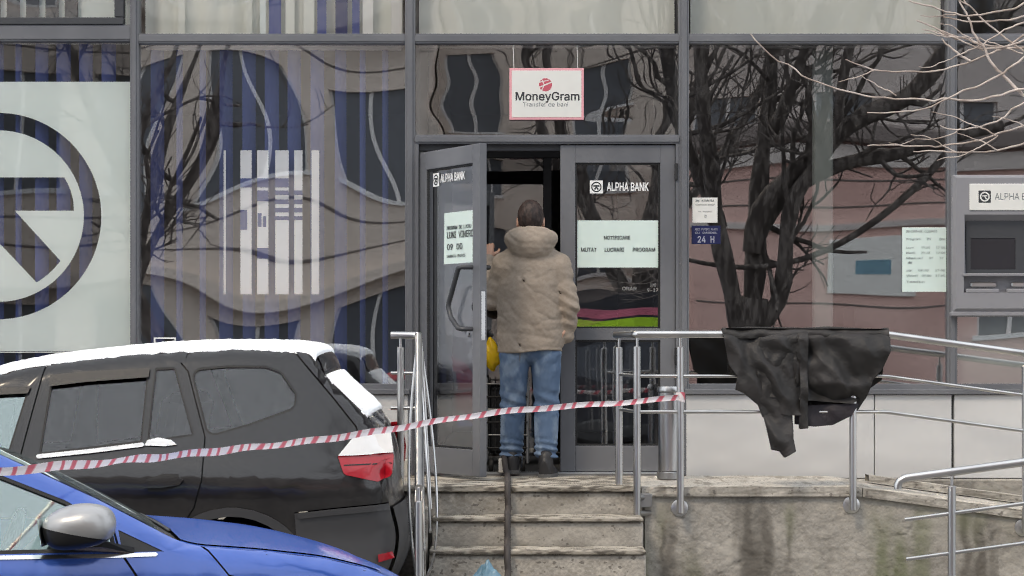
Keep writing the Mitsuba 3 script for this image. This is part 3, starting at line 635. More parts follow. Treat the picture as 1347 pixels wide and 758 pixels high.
# bare trees
def branch_tree(k, limbs, seed, mt='bark', depth=3, n1=(5, 8), twig_len=.9, rmin=.004, keep=lambda p: True):
    """limbs: list of (points, r0, r1); side branches grow from them."""
    r = np.random.default_rng(seed)
    tw = []
    def grow(p0, d, L, rad, lev):
        n = 7; pts = [np.array(p0)]; d = np.array(d, float)
        for _ in range(n - 1):
            d = d + r.normal(0, .16, 3) + np.array([0, 0, .05]); d /= np.linalg.norm(d); pts.append(pts[-1] + d * L / (n - 1))
        pts = np.array(pts)
        if not keep(pts): return
        tw.append(tube(pts, np.linspace(rad, max(rmin, rad * .45), n), 5 if rad > .02 else 4, False))
        if lev < depth:
            for _ in range(r.integers(2, 5)):
                t = r.uniform(.25, .95); q = pts[int(t * (n - 1))]
                e = d * .7 + r.normal(0, .55, 3) + np.array([0, 0, .15]); e /= np.linalg.norm(e)
                grow(q, e, L * r.uniform(.45, .7), max(rmin, rad * .5), lev + 1)
    for i, (pts, r0, r1) in enumerate(limbs):
        c = spline(pts, 18); c += (meshkit.fbm(c[:, None, :] * 1.3 + np.arange(3)[None, :, None] * 9, 2, seed)[:, :] - .5) * .12 * np.linspace(0, 1, 18)[:, None]
        rr = np.linspace(r0, r1, 18) * (1 + .12 * np.sin(np.arange(18) * 1.7 + i))
        put(f'{k}__' + ('trunk' if i == 0 else 'limb'), tube(c, rr, 12), mt, True)
        for _ in range(r.integers(*n1)):
            if i == 0: continue
            q = r.integers(4, 18); d = (c[min(q + 1, 17)] - c[q - 1]); d /= np.linalg.norm(d)
            e = d * .5 + r.normal(0, .6, 3) + np.array([0, 0, .2]); e /= np.linalg.norm(e)
            grow(c[q], e, twig_len * r.uniform(.6, 1.3), max(rmin, rr[q] * .4), 1)
    key = f'{k}__twigs'
    scene[key] = ply(cat(*tw), mt, smooth=False); labels[key] = {'kind': 'stuff'}
TY = -9.0                                           # the tree beside the lens: its twigs hang into view, the glass mirrors the rest
mirror = lambda p, q, y=TY: np.array([(p - CX) * (-y - CAM_Y) / F_PX, y, EYE - (q - CY) * (-y - CAM_Y) / F_PX])
def ml(pts, dy=0.0): return [mirror(p, q) + np.array([0, dy * i / (len(pts) - 1), 0]) for i, (p, q) in enumerate(pts)]
k = thing('bare_tree', 'dark bare tree near the street whose pale twigs hang in at the top right', 'tree')
base = mirror(985, 600); base[2] = -.1
limbs = [([base, mirror(983, 540), mirror(978, 470), mirror(990, 425), mirror(992, 395)], .20, .16),
         (ml([(978, 440), (958, 350), (940, 250), (925, 160), (912, 80), (900, -20)], .8), .10, .045),
         (ml([(988, 440), (1000, 330), (1006, 250), (1010, 180), (1020, 90), (1012, -30)], -.5), .11, .055),
         (ml([(992, 440), (1034, 340), (1046, 260), (1092, 190), (1100, 140), (1112, 80), (1130, 10)], .5), .09, .04),
         (ml([(994, 330), (1025, 252), (1082, 200), (1132, 158), (1185, 132), (1244, 69), (1290, 20)], .3), .10, .075),
         (ml([(998, 320), (1045, 250), (1130, 212), (1190, 197), (1260, 176), (1330, 160)], -.3), .085, .05),
         (ml([(955, 300), (930, 240), (905, 190), (880, 130), (865, 60)], .5), .08, .05),
         (ml([(1015, 180), (1040, 120), (1060, 60), (1075, -10)], .2), .07, .04)]
def clear_view(p):                                   # no bough between the lens and the doors but the twigs below
    s = F_PX / (p[:, 1] - CAM_Y); X = CX + p[:, 0] * s; Q = CY - (p[:, 2] - EYE) * s
    return not ((X < 1400) & (Q > -60) & (Q < 800)).any() and p[:, 1].max() < -5.5
branch_tree(k, limbs, 11, n1=(9, 14), twig_len=1.05, rmin=.0042, keep=clear_view)
tw = [[(987, 45), (1000, 63), (1037, 88), (1075, 108), (1120, 122), (1180, 130), (1245, 131), (1300, 127), (1350, 117), (1450, 90)],
      [(1112, 78), (1150, 92), (1200, 95), (1250, 90), (1300, 72), (1347, 48), (1450, -20)],
      [(1140, 147), (1170, 149), (1200, 146), (1250, 128), (1310, 100), (1347, 75), (1440, 10)],
      [(1235, 168), (1265, 172), (1300, 163), (1347, 135), (1430, 80)],
      [(1140, 192), (1200, 192), (1260, 190), (1310, 178), (1347, 166), (1450, 120)],
      [(1200, 198), (1260, 201), (1310, 198), (1347, 190), (1450, 160)],
      [(1255, -15), (1275, 30), (1295, 68), (1320, 100), (1350, 128), (1430, 190)],
      [(1262, -12), (1275, 8), (1300, 32), (1347, 70), (1440, 150)],
      [(1195, 0), (1240, 15), (1262, 20), (1347, 5), (1440, -30)],
      [(1232, 38), (1260, 52), (1290, 62), (1347, 52), (1440, 20)],
      [(1205, 26), (1240, 40), (1290, 58), (1347, 62), (1440, 60)],
      [(1240, 50), (1262, 72), (1276, 82)],
      [(1290, 62), (1320, 40), (1347, 30), (1440, -10)],
      [(1240, 22), (1290, 28), (1347, 22), (1450, 0)]]
rt_ = np.random.default_rng(8)
for n in range(16):                                   # thinner side twigs springing from the long ones
    t = tw[rt_.integers(0, 11)]; j = rt_.integers(1, len(t) - 1); a, b = t[j]
    L_ = rt_.uniform(40, 110); sl_ = rt_.uniform(-.7, .5)
    tw.append([(a - L_ * .9, b + L_ * sl_), (a - L_ * .5, b + L_ * sl_ * .7), (a, b)])
for n, t in enumerate(tw):
    y = TY + .25 * math.sin(n * 2.1)
    pts = [px(a, b, y) for a, b in t]
    c = spline(pts, 40); c += (np.stack([meshkit.fbm(c * [22, 3, 22] + 7 * q_, 3, 40 + n) for q_ in range(3)], 1) - .5) * .022
    put(f'{k}__twig', tube(c, np.linspace(.0020, .0044 if n != 6 else .007, 40) * (1 if n < 14 else .55), 6), 'twig_pale', True)
put(f'{k}__limb', tube(spline([limbs[5][0][4], px(1720, 60, -8.9), px(1470, 30, -8.9)], 16), np.linspace(.045, .02, 16), 8), 'bark', True)
for lab, x, y, h, seed, sp in (('bare tree with a forked trunk across the street at the left', -5.6, -23, 8, 21, .8), ('bare street tree across the road behind the doors\' reflection', 1.9, -23, 10, 22, 1.3)):
    k = thing('bare_tree', lab, 'tree')
    L = [([(x, y, -.1), (x + .05, y, 1.2), (x - .05, y, 2.4)], .2, .16)]
    r = np.random.default_rng(seed)
    for j in range(5):
        a = j * 1.26 + r.uniform(-.3, .3); q = np.array([math.cos(a) * sp, math.sin(a) * sp * .7, 0])
        L.append(([(x - .05, y, 2.1), np.array([x, y, 3.4]) + q * .5, np.array([x, y, 4.9]) + q * 1.2, np.array([x, y, h * .8]) + q * 1.8], .11, .04))
    branch_tree(k, L, seed, n1=(6, 9), twig_len=1.3, rmin=.007)

# ------------------------------------------------------------------ cars
def flake(c): return {'type': 'rgb', 'value': list(c)}
def dirty(p, n, uv):
    d = smoothstep(1.05, .45, p.z + .35 * (fbm(p.x * 7, p.y * 7, p.z * 7, 3) - .5)) * (.35 + .65 * fbm(p.x * 40, p.y * 40, p.z * 25, 3))
    return mix((.009, .008, .009), (.055, .050, .046), d * .5)
mat('paint_dark', proc(dirty), proc(lambda p, n, uv: .07 + .28 * smoothstep(1.1, .5, p.z) * fbm(p.x * 30, p.y * 30, p.z * 20, 3)), clearcoat=1.0, clearcoat_gloss=.99, specular=.42)
matbump('white_layer', (.86, .88, .90), .85, lambda p, n, uv: fbm(p.x * 70, p.y * 70, p.z * 70, 4), .012)  # rough grainy white for the layer on the dark car
mat('paint_blue', (.030, .095, .42), .12, clearcoat=1.0, clearcoat_gloss=.98, metallic=.2, specular=.8)
mat('paint_red', (.35, .02, .03), .3, clearcoat=1.0, clearcoat_gloss=.97)
mat('paint_silver', (.42, .42, .42), .35, metallic=.6, clearcoat=.8, clearcoat_gloss=.95)
mat('trim_grey', (.055, .055, .058), .5)
mat('trim_black', (.014, .014, .015), .35)
mat('chrome', (.82, .82, .82), .12, metallic=1.0)
mat('lens_red', (.36, .004, .014), .10, clearcoat=1.0, clearcoat_gloss=.98)
mat('lens_clear', (.80, .80, .80), .12, clearcoat=1.0, clearcoat_gloss=.98)
mat('tyre', (.02, .02, .02), .8)
mat('rim', (.45, .45, .46), .35, metallic=.9)
mat('car_cloth', (.05, .05, .055), .9)
mat('wet_white', (.80, .81, .82), .30, clearcoat=.6)

class Car:
    """Side panels are outlines in (x, z) laid on a curved flank; the top is a skin across the car along its silhouette."""
    def __init__(s, top, half, yc, belt, roof_in, ends, rnd=.09, crown=.03, rocker=.45, bulge=.02, belly=.03):
        s.belly = belly
        s.top = np.array(top, float); s.half, s.yc, s.belt, s.roof_in, s.ends, s.rnd, s.crown, s.rocker, s.bulge = half, yc, belt, roof_in, ends, rnd, crown, rocker, bulge
        seg = np.linalg.norm(np.diff(s.top, axis=0), axis=1); s.t = np.r_[0, np.cumsum(seg)]; s.L = s.t[-1]
        fine = np.linspace(0, s.L, 700); s.fine = np.stack([np.interp(fine, s.t, s.top[:, 0]), np.interp(fine, s.t, s.top[:, 1])], 1)
        w = 9; pad = np.vstack([np.repeat(s.fine[:1], w, 0), s.fine, np.repeat(s.fine[-1:], w, 0)])
        s.fine = np.stack([np.convolve(pad[:, k], np.ones(2 * w + 1) / (2 * w + 1), 'valid') for k in (0, 1)], 1)
        s.u = np.linspace(0, 1, 700)
        from scipy.spatial import cKDTree
        s.tree = cKDTree(s.fine)
        s.poly = Polygon(np.vstack([s.fine, [[s.fine[-1, 0], s.fine[-1, 1]], [s.fine[0, 0], s.fine[0, 1]]]]))
    def base(s, x, z):
        zb = np.interp(x, *s.belt) if isinstance(s.belt, tuple) else s.belt
        w = np.full(np.shape(x), s.half, float)
        up = np.maximum(z - zb, 0); w -= s.roof_in * (up * .9 + .35 * up ** 2)
        lo = np.maximum(zb - z, 0); w += s.belly * np.sin(np.clip(lo / .42, 0, 1) ** .75 * np.pi) ** 1.3 - .10 * np.clip((s.rocker - z) / .3, 0, 1) ** 2
        x0, x1, k0, k1 = s.ends
        c, h = (x0 + x1) / 2, (x1 - x0) / 2
        e = np.abs((x - c) / h)
        w -= np.where(x < c, k0, k1) * np.clip((e - .55) / .45, 0, 1.1) ** 2.4
        return w
    def W(s, x, z):
        d, _ = s.tree.query(np.stack([x, z], -1))
        q = np.clip(1 - d / s.rnd, 0, 1)
        return s.base(x, z) - s.rnd * (1 - np.sqrt(np.maximum(1 - q * q, 0)))
    def side(s, poly, off=0.0, thick=.012, sgn=-1, ref=.045):
        poly = poly.simplify(.002)
        m = tm(Manifold.extrude(cross(poly), thick).refine_to_length(ref)); v = m.vertices
        w = s.W(v[:, 0], v[:, 1]) + off - (thick - v[:, 2])
        m.vertices = np.stack([v[:, 0], s.yc + sgn * w, v[:, 1]], 1)
        if sgn > 0: m.faces = m.faces[:, ::-1]
        return m
    def skin(s, u0, u1, v0=-1., v1=1., off=0.0, nu=40, nv=24):
        def fn(a, b):
            u = u0 + (u1 - u0) * a; v = v0 + (v1 - v0) * b
            x = np.interp(u, s.u, s.fine[:, 0]); z = np.interp(u, s.u, s.fine[:, 1])
            e = 2e-3
            dx = np.interp(u + e, s.u, s.fine[:, 0]) - np.interp(u - e, s.u, s.fine[:, 0]); dz = np.interp(u + e, s.u, s.fine[:, 1]) - np.interp(u - e, s.u, s.fine[:, 1])
            n = np.hypot(dx, dz) + 1e-9; nx, nz = dz / n, -dx / n
            sg = s.out
            w = s.base(x, z) - s.rnd + .004
            k = (s.crown + s.bulge * np.abs(nx)) * (1 - np.abs(v) ** 2.2) + off
            return np.stack([x + sg * nx * k, s.yc + w * v, z + sg * nz * k], 1)
        m, _ = grid(fn, nu, nv); return m
    def uat(s, x, z):                                # how far round the silhouette a place lies
        return s.u[s.tree.query([x, z])[1]]
    out = 1

def wheel(key, x, y, z, r, w=.23, sgn=-1):
    k = put(f'{key}__wheel', lathe([(r * .62, -w / 2), (r * .96, -w / 2), (r, -w / 2 + .03), (r, w / 2 - .03), (r * .96, w / 2), (r * .62, w / 2), (r * .62, -w / 2)], sides=40).apply_transform(trimesh.transformations.rotation_matrix(math.pi / 2, (1, 0, 0))).apply_translation((x, y, z)), 'tyre', 35)
    ps = [lathe([(0, 0), (.07, 0), (.08, -.02), (r * .55, -.045), (r * .63, -.02), (r * .63, .06), (0, .06)], sides=40)]
    sp = cat(*ps).apply_transform(trimesh.transformations.rotation_matrix(math.pi / 2, (1, 0, 0)))
    sp.apply_scale([1, -sgn, 1]); sp.apply_translation((x, y + sgn * (w / 2 - .05), z))
    put(f'{k}__rim', sp, 'rim', 35)
    s5 = []
    for a in range(5):
        b = trimesh.creation.box((.07, .02, r * .5)); b.apply_translation((0, 0, r * .34)); b = rot(b, a * 72, (0, 1, 0)); s5.append(mov(b, (x, y + sgn * (w / 2 + .0), z)))
    put(f'{k}__spokes', cat(*s5), 'rim')

# --- the dark off-roader by the bank wall
S = 246.0
q2 = lambda p, q: ((p - CX) / S, EYE - (q - CY) / S)
P2 = lambda pts: [q2(*t) for t in pts]
sil = P2([(500, 785), (512, 765), (524, 742), (531, 712), (529, 690), (521, 664), (517, 635), (514, 605), (509, 577), (498, 558), (488, 545), (455, 517), (424, 490), (417, 477), (423, 468), (414, 462), (380, 459), (330, 456), (270, 457), (200, 461), (130, 468), (60, 477), (0, 488), (-60, 502), (-110, 520), (-200, 566), (-290, 615), (-330, 628), (-430, 642), (-520, 664), (-565, 690), (-585, 730), (-580, 780), (-560, 800)])
sil = [(a - (.036 * max(0, min(1, ((a * S + CX) - 400) / 120))), b) for a, b in sil]
suv = Car(sil, .925, -1.985, 1.05, .36, (q2(-590, 0)[0], q2(530, 0)[0], .16, .17), rnd=.075, crown=.012, bulge=.03, belly=.045)
suv.out = 1
kS = thing('parked_car', 'dark charcoal off-road estate car parked beside the bank wall', 'car')
poly = suv.poly
poly = unary_union([poly, Polygon(P2([(500, 785), (-560, 800), (-560, 780), (500, 770)]))]).buffer(0)
wc_r, wc_f = q2(312, 770), (q2(312, 0)[0] - 2.79, .36)
wc_r = (wc_r[0], .36)
arch = lambda c, r: Point(*c).buffer(r, 24)
front_win = Polygon(P2([(45, 508), (24, 595), (-150, 600), (-235, 602), (-190, 575), (-100, 528), (-50, 514), (0, 510)]))
rear_win = Polygon(P2([(72, 493), (120, 489), (199, 485), (195, 580), (62, 596)]))
door_quarter = Polygon(P2([(206, 484), (233, 483), (262, 572), (201, 580)]))
rear_quarter = Polygon(P2([(252, 485), (300, 481), (350, 481), (372, 489), (393, 518), (392, 537), (332, 559), (279, 574)]))
tail = Polygon(P2([(447, 599), (458, 585), (472, 568), (514, 563), (519, 600), (517, 624), (500, 632), (456, 622)]))
front_win, rear_win, door_quarter = [w.buffer(-.012).buffer(.012) for w in (front_win, rear_win, door_quarter)]
rear_quarter = rear_quarter.buffer(-.05).buffer(.05).buffer(.03).buffer(-.03)
tail = tail.buffer(-.02).buffer(.02)
wins = [front_win, rear_win, door_quarter, rear_quarter]
cutters = unary_union([w for w in wins] + [arch(wc_r, .385), arch(wc_f, .385), tail])
bump = Polygon(P2([(393, 672), (440, 667), (512, 661), (545, 661), (545, 800), (380, 800), (397, 740)]))
sill = Polygon(P2([(255, 738), (-250, 748), (-250, 800), (255, 800)]))
door_line = LineString(P2([(240, 478), (250, 489), (276, 573), (274, 628), (264, 664), (240, 700), (225, 738)])).buffer(.004)
b_line = LineString(P2([(62, 482), (50, 540), (38, 600), (34, 650), (38, 748)])).buffer(.004)
f_line = LineString(P2([(-150, 600), (-168, 660), (-172, 748)])).buffer(.004)
tail_line = LineString(P2([(383, 458), (400, 478), (440, 524), (470, 561), (473, 570)])).buffer(.004)
bl = LineString(P2([(393, 671), (440, 666), (512, 660), (545, 660)])).buffer(.003)
body = poly.difference(unary_union([cutters, bump, sill]))
gaps = unary_union([door_line, b_line, f_line, tail_line, bl])
pieces = [g for g in getattr(body.difference(gaps), 'geoms', [body]) if g.area > .01]
def named(g):
    c = g.representative_point(); p = CX + g.centroid.x * S
    return 'tailgate_pillar' if g.bounds[0] > q2(380, 0)[0] else 'rear_quarter_panel' if p > 250 else 'rear_door' if p > 60 else 'front_door' if p > -160 else 'front_fender'
for g in pieces:
    put(f'{kS}__{named(g)}', suv.side(g), 'paint_dark', 40)
scene[f'{kS}__inner_body'] = ply(suv.side(body.buffer(-.01).difference(unary_union([arch(wc_r, .42), arch(wc_f, .42)])), off=-.016, thick=.01), 'rubber', smooth=40)
scene[f'{kS}__far_side'] = ply(suv.side(poly.difference(unary_union(wins + [arch(wc_r, .385), arch(wc_f, .385)])), sgn=1), 'paint_dark', smooth=40)
bu = put(f'{kS}__rear_bumper', suv.side(bump.intersection(poly).difference(arch(wc_r, .43)), off=.018, thick=.05), 'trim_grey', 40)
put(f'{bu}__step', suv.side(LineString(P2([(400, 675), (440, 671), (505, 666), (526, 666)])).buffer(.014).intersection(poly), off=.028, thick=.03), 'trim_grey', 40)
put(f'{bu}__reflector', suv.side(Polygon(P2([(499, 727), (517, 724), (520, 732), (500, 737)])), off=.032, thick=.02), 'lens_red', 40)
put(f'{bu}__groove', suv.side(LineString(P2([(425, 706), (500, 700)])).buffer(.006), off=.015, thick=.01), 'rubber', 40)
put(f'{kS}__sill_cover', suv.side(sill.intersection(poly).difference(unary_union([arch(wc_r, .43), arch(wc_f, .43)])), off=.01, thick=.03), 'trim_grey', 40)
for c in (wc_r, wc_f):
    put(f'{kS}__wheel_arch', suv.side(arch(c, .432).difference(arch(c, .385)).intersection(poly.difference(bump)), off=.014, thick=.03), 'trim_grey', 40)
    for sg in (-1, 1): wheel(kS, c[0], suv.yc + sg * .80, .355, .355, sgn=sg)
    put(f'{kS}__wheel_well', rot(tube([(c[0], suv.yc - .885, .38), (c[0], suv.yc - .4, .38)], .39, 32, False), 0), 'rubber', True)
for nm, w in (('front_window', front_win), ('rear_window', rear_win), ('quarter_window', door_quarter), ('quarter_window', rear_quarter)):
    kw = put(f'{kS}__{nm}', suv.side(w.buffer(.004), off=-.010, thick=.003), 'glass_car' if nm == 'front_window' else 'glass_car_dark', 40)
    put(f'{kw}__seal', suv.side(w.buffer(.001).difference(w.buffer(-.010)), off=-.002, thick=.01), 'rubber', 40)
    put(f'{kS}__far_window', suv.side(w.buffer(.004), off=-.010, thick=.003, sgn=1), 'glass_car_dark', 40)
put(f'{kS}__window_visor', suv.side(Polygon(P2([(70, 493), (120, 488), (200, 484), (199, 496), (120, 502), (70, 508)])), off=.018, thick=.004), 'black_plastic', 40)
put(f'{kS}__window_visor', suv.side(Polygon(P2([(46, 508), (0, 510), (-50, 514), (-100, 528), (-100, 538), (-50, 524), (0, 519), (43, 517)])), off=.018, thick=.004), 'black_plastic', 40)
put(f'{kS}__white_layer', suv.side(LineString(P2([(62, 598), (130, 591), (195, 583)])).buffer(.011), off=.012, thick=.02), 'white_layer', 40)  # thin white ridge along the window ledge
put(f'{kS}__white_layer', suv.side(Polygon(P2([(198, 584), (202, 577), (215, 574), (232, 577), (240, 583), (225, 585)])), off=.012, thick=.02), 'white_layer', 40)
hd = put(f'{kS}__door_handle', suv.side(Polygon(P2([(199, 637), (203, 631), (222, 627), (244, 625), (250, 628), (246, 633), (222, 637)])).buffer(.004), off=.035, thick=.022), 'paint_dark', 40)
put(f'{hd}__recess', suv.side(Polygon(P2([(206, 642), (204, 628), (224, 621), (243, 621), (246, 634), (226, 642)])).buffer(.004), off=.003, thick=.006), 'rubber', 40)
hd = put(f'{kS}__door_handle', suv.side(Polygon(P2([(-35, 641), (-31, 635), (-12, 632), (10, 630), (16, 633), (12, 638), (-12, 641)])).buffer(.004), off=.035, thick=.022), 'paint_dark', 40)
wt = Polygon(P2([(447, 598), (458, 585), (472, 567), (514, 562), (517, 582), (519, 594), (480, 597)]))
tl = put(f'{kS}__taillight', suv.side(tail, off=.008, thick=.03), 'lens_red', 40)
labels[tl] = {'label': 'red taillight with a white upper lens'}
put(f'{tl}__clear_lens', suv.side(wt.intersection(tail.buffer(.001)), off=.020, thick=.014), 'lens_clear', 40)
put(f'{tl}__divider', suv.side(LineString(P2([(456, 610), (516, 608)])).buffer(.003), off=.010, thick=.006), 'trim_black', 40)
put(f'{kS}__taillight', suv.side(tail, off=.008, thick=.03, sgn=1), 'lens_red', 40)
ua = lambda p, q: suv.uat(*q2(p, q))
sk = lambda a, b, **kw: suv.skin(ua(*a), ua(*b), **kw)
put(f'{kS}__rear_bumper', sk((500, 785), (523, 664), off=.018), 'trim_grey', 40)
put(f'{kS}__tailgate', sk((523, 666), (490, 547)), 'paint_dark', True)
put(f'{kS}__back_window', sk((490, 547), (424, 491), off=.004), 'glass_back', True)
scene['mat_glass_back'] = {'type': 'thindielectric', 'int_ior': 1.7, 'specular_transmittance': rgb(.10, .10, .11)}
put(f'{kS}__spoiler', sk((424, 491), (383, 459), off=.006), 'paint_dark', True)
put(f'{kS}__roof', sk((383, 459), (-58, 502), nu=60), 'paint_dark', True)
put(f'{kS}__windscreen', sk((-58, 502), (-290, 615)), 'glass_car', True)
put(f'{kS}__bonnet', sk((-290, 615), (-565, 690), off=.01), 'paint_dark', True)
put(f'{kS}__front_bumper', sk((-565, 690), (-560, 800)), 'trim_grey', True)
put(f'{kS}__underbody', bx(q2(-540, 0)[0], q2(480, 0)[0], suv.yc - .70, suv.yc + .70, .24, .30), 'rubber')
put(f'{kS}__cabin_floor', bx(q2(-300, 0)[0], q2(470, 0)[0], suv.yc - .74, suv.yc + .74, .302, .62, .03), 'car_cloth')
for sx_, sy_ in ((-60, -.38), (-60, .38), (190, 0)):
    c = q2(sx_, 0)[0]; w = .26 if sy_ else .62
    put(f'{kS}__seat', cat(bx(c - .5, c, suv.yc + sy_ - w, suv.yc + sy_ + w, .62, .82, .05), rot(bx(c - .02, c + .13, suv.yc + sy_ - w, suv.yc + sy_ + w, .8, 1.40, .05), 10, (0, 1, 0), (c, 0, .8))), 'car_cloth', 30)
# lumpy white layer on the roof, the rear window and the window ledge
def white_layer(a, b, thick, v0, v1, seed, nu=160, nv=80, edge=1.0):
    u0, u1 = ua(*a), ua(*b)
    def fn(p, q):
        u = u0 + (u1 - u0) * p; v = v0 + (v1 - v0) * q
        x = np.interp(u, suv.u, suv.fine[:, 0]); z = np.interp(u, suv.u, suv.fine[:, 1]); e = 3e-3
        dx = np.interp(u + e, suv.u, suv.fine[:, 0]) - np.interp(u - e, suv.u, suv.fine[:, 0]); dz = np.interp(u + e, suv.u, suv.fine[:, 1]) - np.interp(u - e, suv.u, suv.fine[:, 1])
        n = np.hypot(dx, dz) + 1e-9; nx, nz = dz / n, -dx / n
        h = np.clip(1 - np.abs(2 * q - 1) ** 8, 0, 1) ** .5 * np.clip(1 - np.abs(2 * p - 1) ** 16, 0, 1) ** .5
        P = np.stack([x * 6, v * 5, z * 6], 1)
        lump = thick * h * (.5 + .75 * meshkit.fbm(P, 4, seed) + .5 * meshkit.fbm(P * 7, 3, seed))
        w = suv.base(x, z) - suv.rnd + .004 + .05 * edge
        k = (suv.crown + suv.bulge * np.abs(nx)) * (1 - np.minimum(np.abs(v), 1) ** 2.2) + lump - .004
        drop = -.02 * np.clip((np.abs(v) - .93) / .07, 0, 1) ** 2 * edge
        return np.stack([x + nx * k, suv.yc + w * v, z + nz * k + drop], 1)
    m, _ = grid(fn, nu, nv); return m
ks = put(f'{kS}__white_layer', white_layer((421, 466), (-40, 495), .031, -1.0, 1.0, 3), 'white_layer', True); labels[ks] = {'label': 'thin lumpy white layer along the roof'}
ks = put(f'{kS}__white_layer', white_layer((489, 545), (428, 493), .020, -.98, .98, 4, 30, 40, .6), 'white_layer', True); labels[ks] = {'label': 'white slab on the rear window'}

# --- the blue hatchback at the kerb
S3 = 400.0
q3 = lambda p, q: ((p - CX) / S3, EYE - (q - CY) / S3)
P3 = lambda pts: [q3(*t) for t in pts]
def small_car(key, paint, mirrored=False, place=None):
    sil = P3([(-830, 860), (-850, 800), (-840, 730), (-815, 690), (-790, 640), (-735, 560), (-690, 520), (-560, 492), (-420, 482), (-300, 488), (-200, 505), (-120, 534), (-60, 563), (0, 597), (60, 624), (130, 658), (200, 695), (236, 716), (250, 722), (330, 730), (410, 742), (470, 760), (525, 785), (575, 822), (605, 870), (615, 930), (600, 970)])
    sil = [(a + max(0, (a - q3(240, 0)[0])) * .14, b) for a, b in sil]
    car = Car(sil, .885, -6.93, .94, .42, (q3(-850, 0)[0], q3(625, 0)[0], .14, .26), rnd=.06, crown=.012, bulge=.025, rocker=.42)
    car.out = -1
    poly = unary_union([car.poly, Polygon(P3([(-830, 860), (600, 970), (560, 985), (-800, 985)]))]).buffer(0)
    wr, wf = (q3(-560, 0)[0], .32), (q3(290, 0)[0], .32)
    win_f = Polygon(P3([(-60, 586), (0, 623), (88, 659), (147, 692), (153, 726), (-230, 727), (-230, 545), (-160, 549), (-110, 562)]))
    win_q = Polygon(P3([(156, 698), (215, 727), (160, 727)]))
    win_r = Polygon(P3([(-250, 540), (-250, 727), (-560, 724), (-590, 700), (-560, 580), (-500, 545), (-400, 532)]))
    cut_ = unary_union([win_f, win_q, win_r, arch(wr, .36), arch(wf, .36)])
    gap = unary_union([LineString(P3([(147, 686), (156, 724), (178, 758), (180, 840), (150, 970)])).buffer(.004), LineString(P3([(-240, 520), (-240, 970)])).buffer(.004), LineString(P3([(236, 700), (275, 728), (300, 760), (470, 800)])).buffer(.003), LineString(P3([(-560, 727), (-500, 850), (-470, 860)])).buffer(.004)])
    body = poly.difference(cut_)
    out = {}
    def pp(nm, m, mt, smooth=40):
        if place: m = place(tm(m))
        return put(f'{key}__{nm}', m, mt, smooth)
    for g in getattr(body.difference(gap), 'geoms', [body]):
        if g.area < .004: continue
        p = CX + g.centroid.x * S3
        pp('fender' if p > 170 else 'front_door' if p > -230 else 'rear_door' if p > -480 else 'rear_quarter_panel', car.side(g), paint)
    pp('inner_body', car.side(body.buffer(-.008).difference(unary_union([arch(wr, .38), arch(wf, .38)])), off=-.016, thick=.01), 'rubber')
    pp('far_side', car.side(body, sgn=1), paint)
    for w, nm in ((win_f, 'front_window'), (win_r, 'rear_window')):
        kw = pp(nm, car.side(w.buffer(.004), off=-.010, thick=.003), 'glass_car')
        scene[f'{kw}__seal'] = ply((place or (lambda m: m))(car.side(w.buffer(.001).difference(w.buffer(-.012)), off=-.002, thick=.01)), 'rubber', smooth=40)
        pp('far_window', car.side(w.buffer(.004), off=-.010, thick=.003, sgn=1), 'glass_car')
    pp('mirror_mount', car.side(win_q.buffer(.004), off=-.004, thick=.006), 'trim_black')
    pp('chrome_strip', car.side(LineString(P3([(-560, 727), (150, 731), (204, 730)])).buffer(.0065), off=.006, thick=.012), 'chrome')
    for c in (wr, wf):
        for sg in (-1, 1):
            n0 = f'{key}__wheel'
            y = car.yc + sg * .77
            kk = K(n0); r, w = .32, .2
            mm = lathe([(r * .62, -w / 2), (r * .96, -w / 2), (r, -w / 2 + .03), (r, w / 2 - .03), (r * .96, w / 2), (r * .62, w / 2), (r * .62, -w / 2)], sides=36).apply_transform(trimesh.transformations.rotation_matrix(math.pi / 2, (1, 0, 0))).apply_translation((c[0], y, .32 - .12))
            scene[kk] = ply(place(mm) if place else mm, 'tyre', smooth=35)
            hub_ = mov(cyl(0, 0, -.04, .04, r * .63, 32).apply_transform(trimesh.transformations.rotation_matrix(math.pi / 2, (1, 0, 0))), (c[0], y + sg * .05, .2))
            scene[f'{kk}__rim'] = ply(place(hub_) if place else hub_, 'rim', smooth=35)
    ub = lambda p, q: car.uat(*q3(p, q))
    sk3 = lambda a, b, **kw: car.skin(ub(*a), ub(*b), **kw)
    pp('rear_bumper', sk3((-830, 860), (-825, 705)), paint, True)
    pp('tailgate', sk3((-825, 705), (-790, 640)), paint, True)
    pp('back_window', sk3((-790, 640), (-700, 527)), 'glass_car', True)
    pp('roof', sk3((-700, 527), (-70, 558)), paint, True)
    pp('windscreen', sk3((-70, 558), (214, 703), v0=-.97, v1=.97), 'glass_car', True)
    pp('cowl', sk3((214, 703), (240, 717), off=-.006, nu=8), 'trim_black', True)
    pp('bonnet', sk3((242, 718), (515, 780), v0=-.94, v1=.94, off=.004, nu=50, nv=32), paint, True)
    for a, b in ((-1., -.945), (.945, 1.)):
        pp('fender_top', sk3((240, 717), (515, 780), v0=a, v1=b, nv=5), paint, True)
    pp('bonnet_gap', sk3((236, 716), (515, 780), v0=-1., v1=1., off=-.014), 'rubber', True)
    pp('front_bumper', sk3((517, 781), (600, 970)), paint, True)
    pp('underbody', bx(q3(-780, 0)[0], q3(540, 0)[0], car.yc - .65, car.yc + .65, .12, .2), 'rubber')
    pp('cabin_floor', bx(q3(-700, 0)[0], q3(150, 0)[0], car.yc - .7, car.yc + .7, .202, .45, .03), 'car_cloth')
    pp('dashboard', bx(q3(60, 0)[0], q3(190, 0)[0], car.yc - .66, car.yc + .66, .6, .90, .08), 'car_cloth', 30)
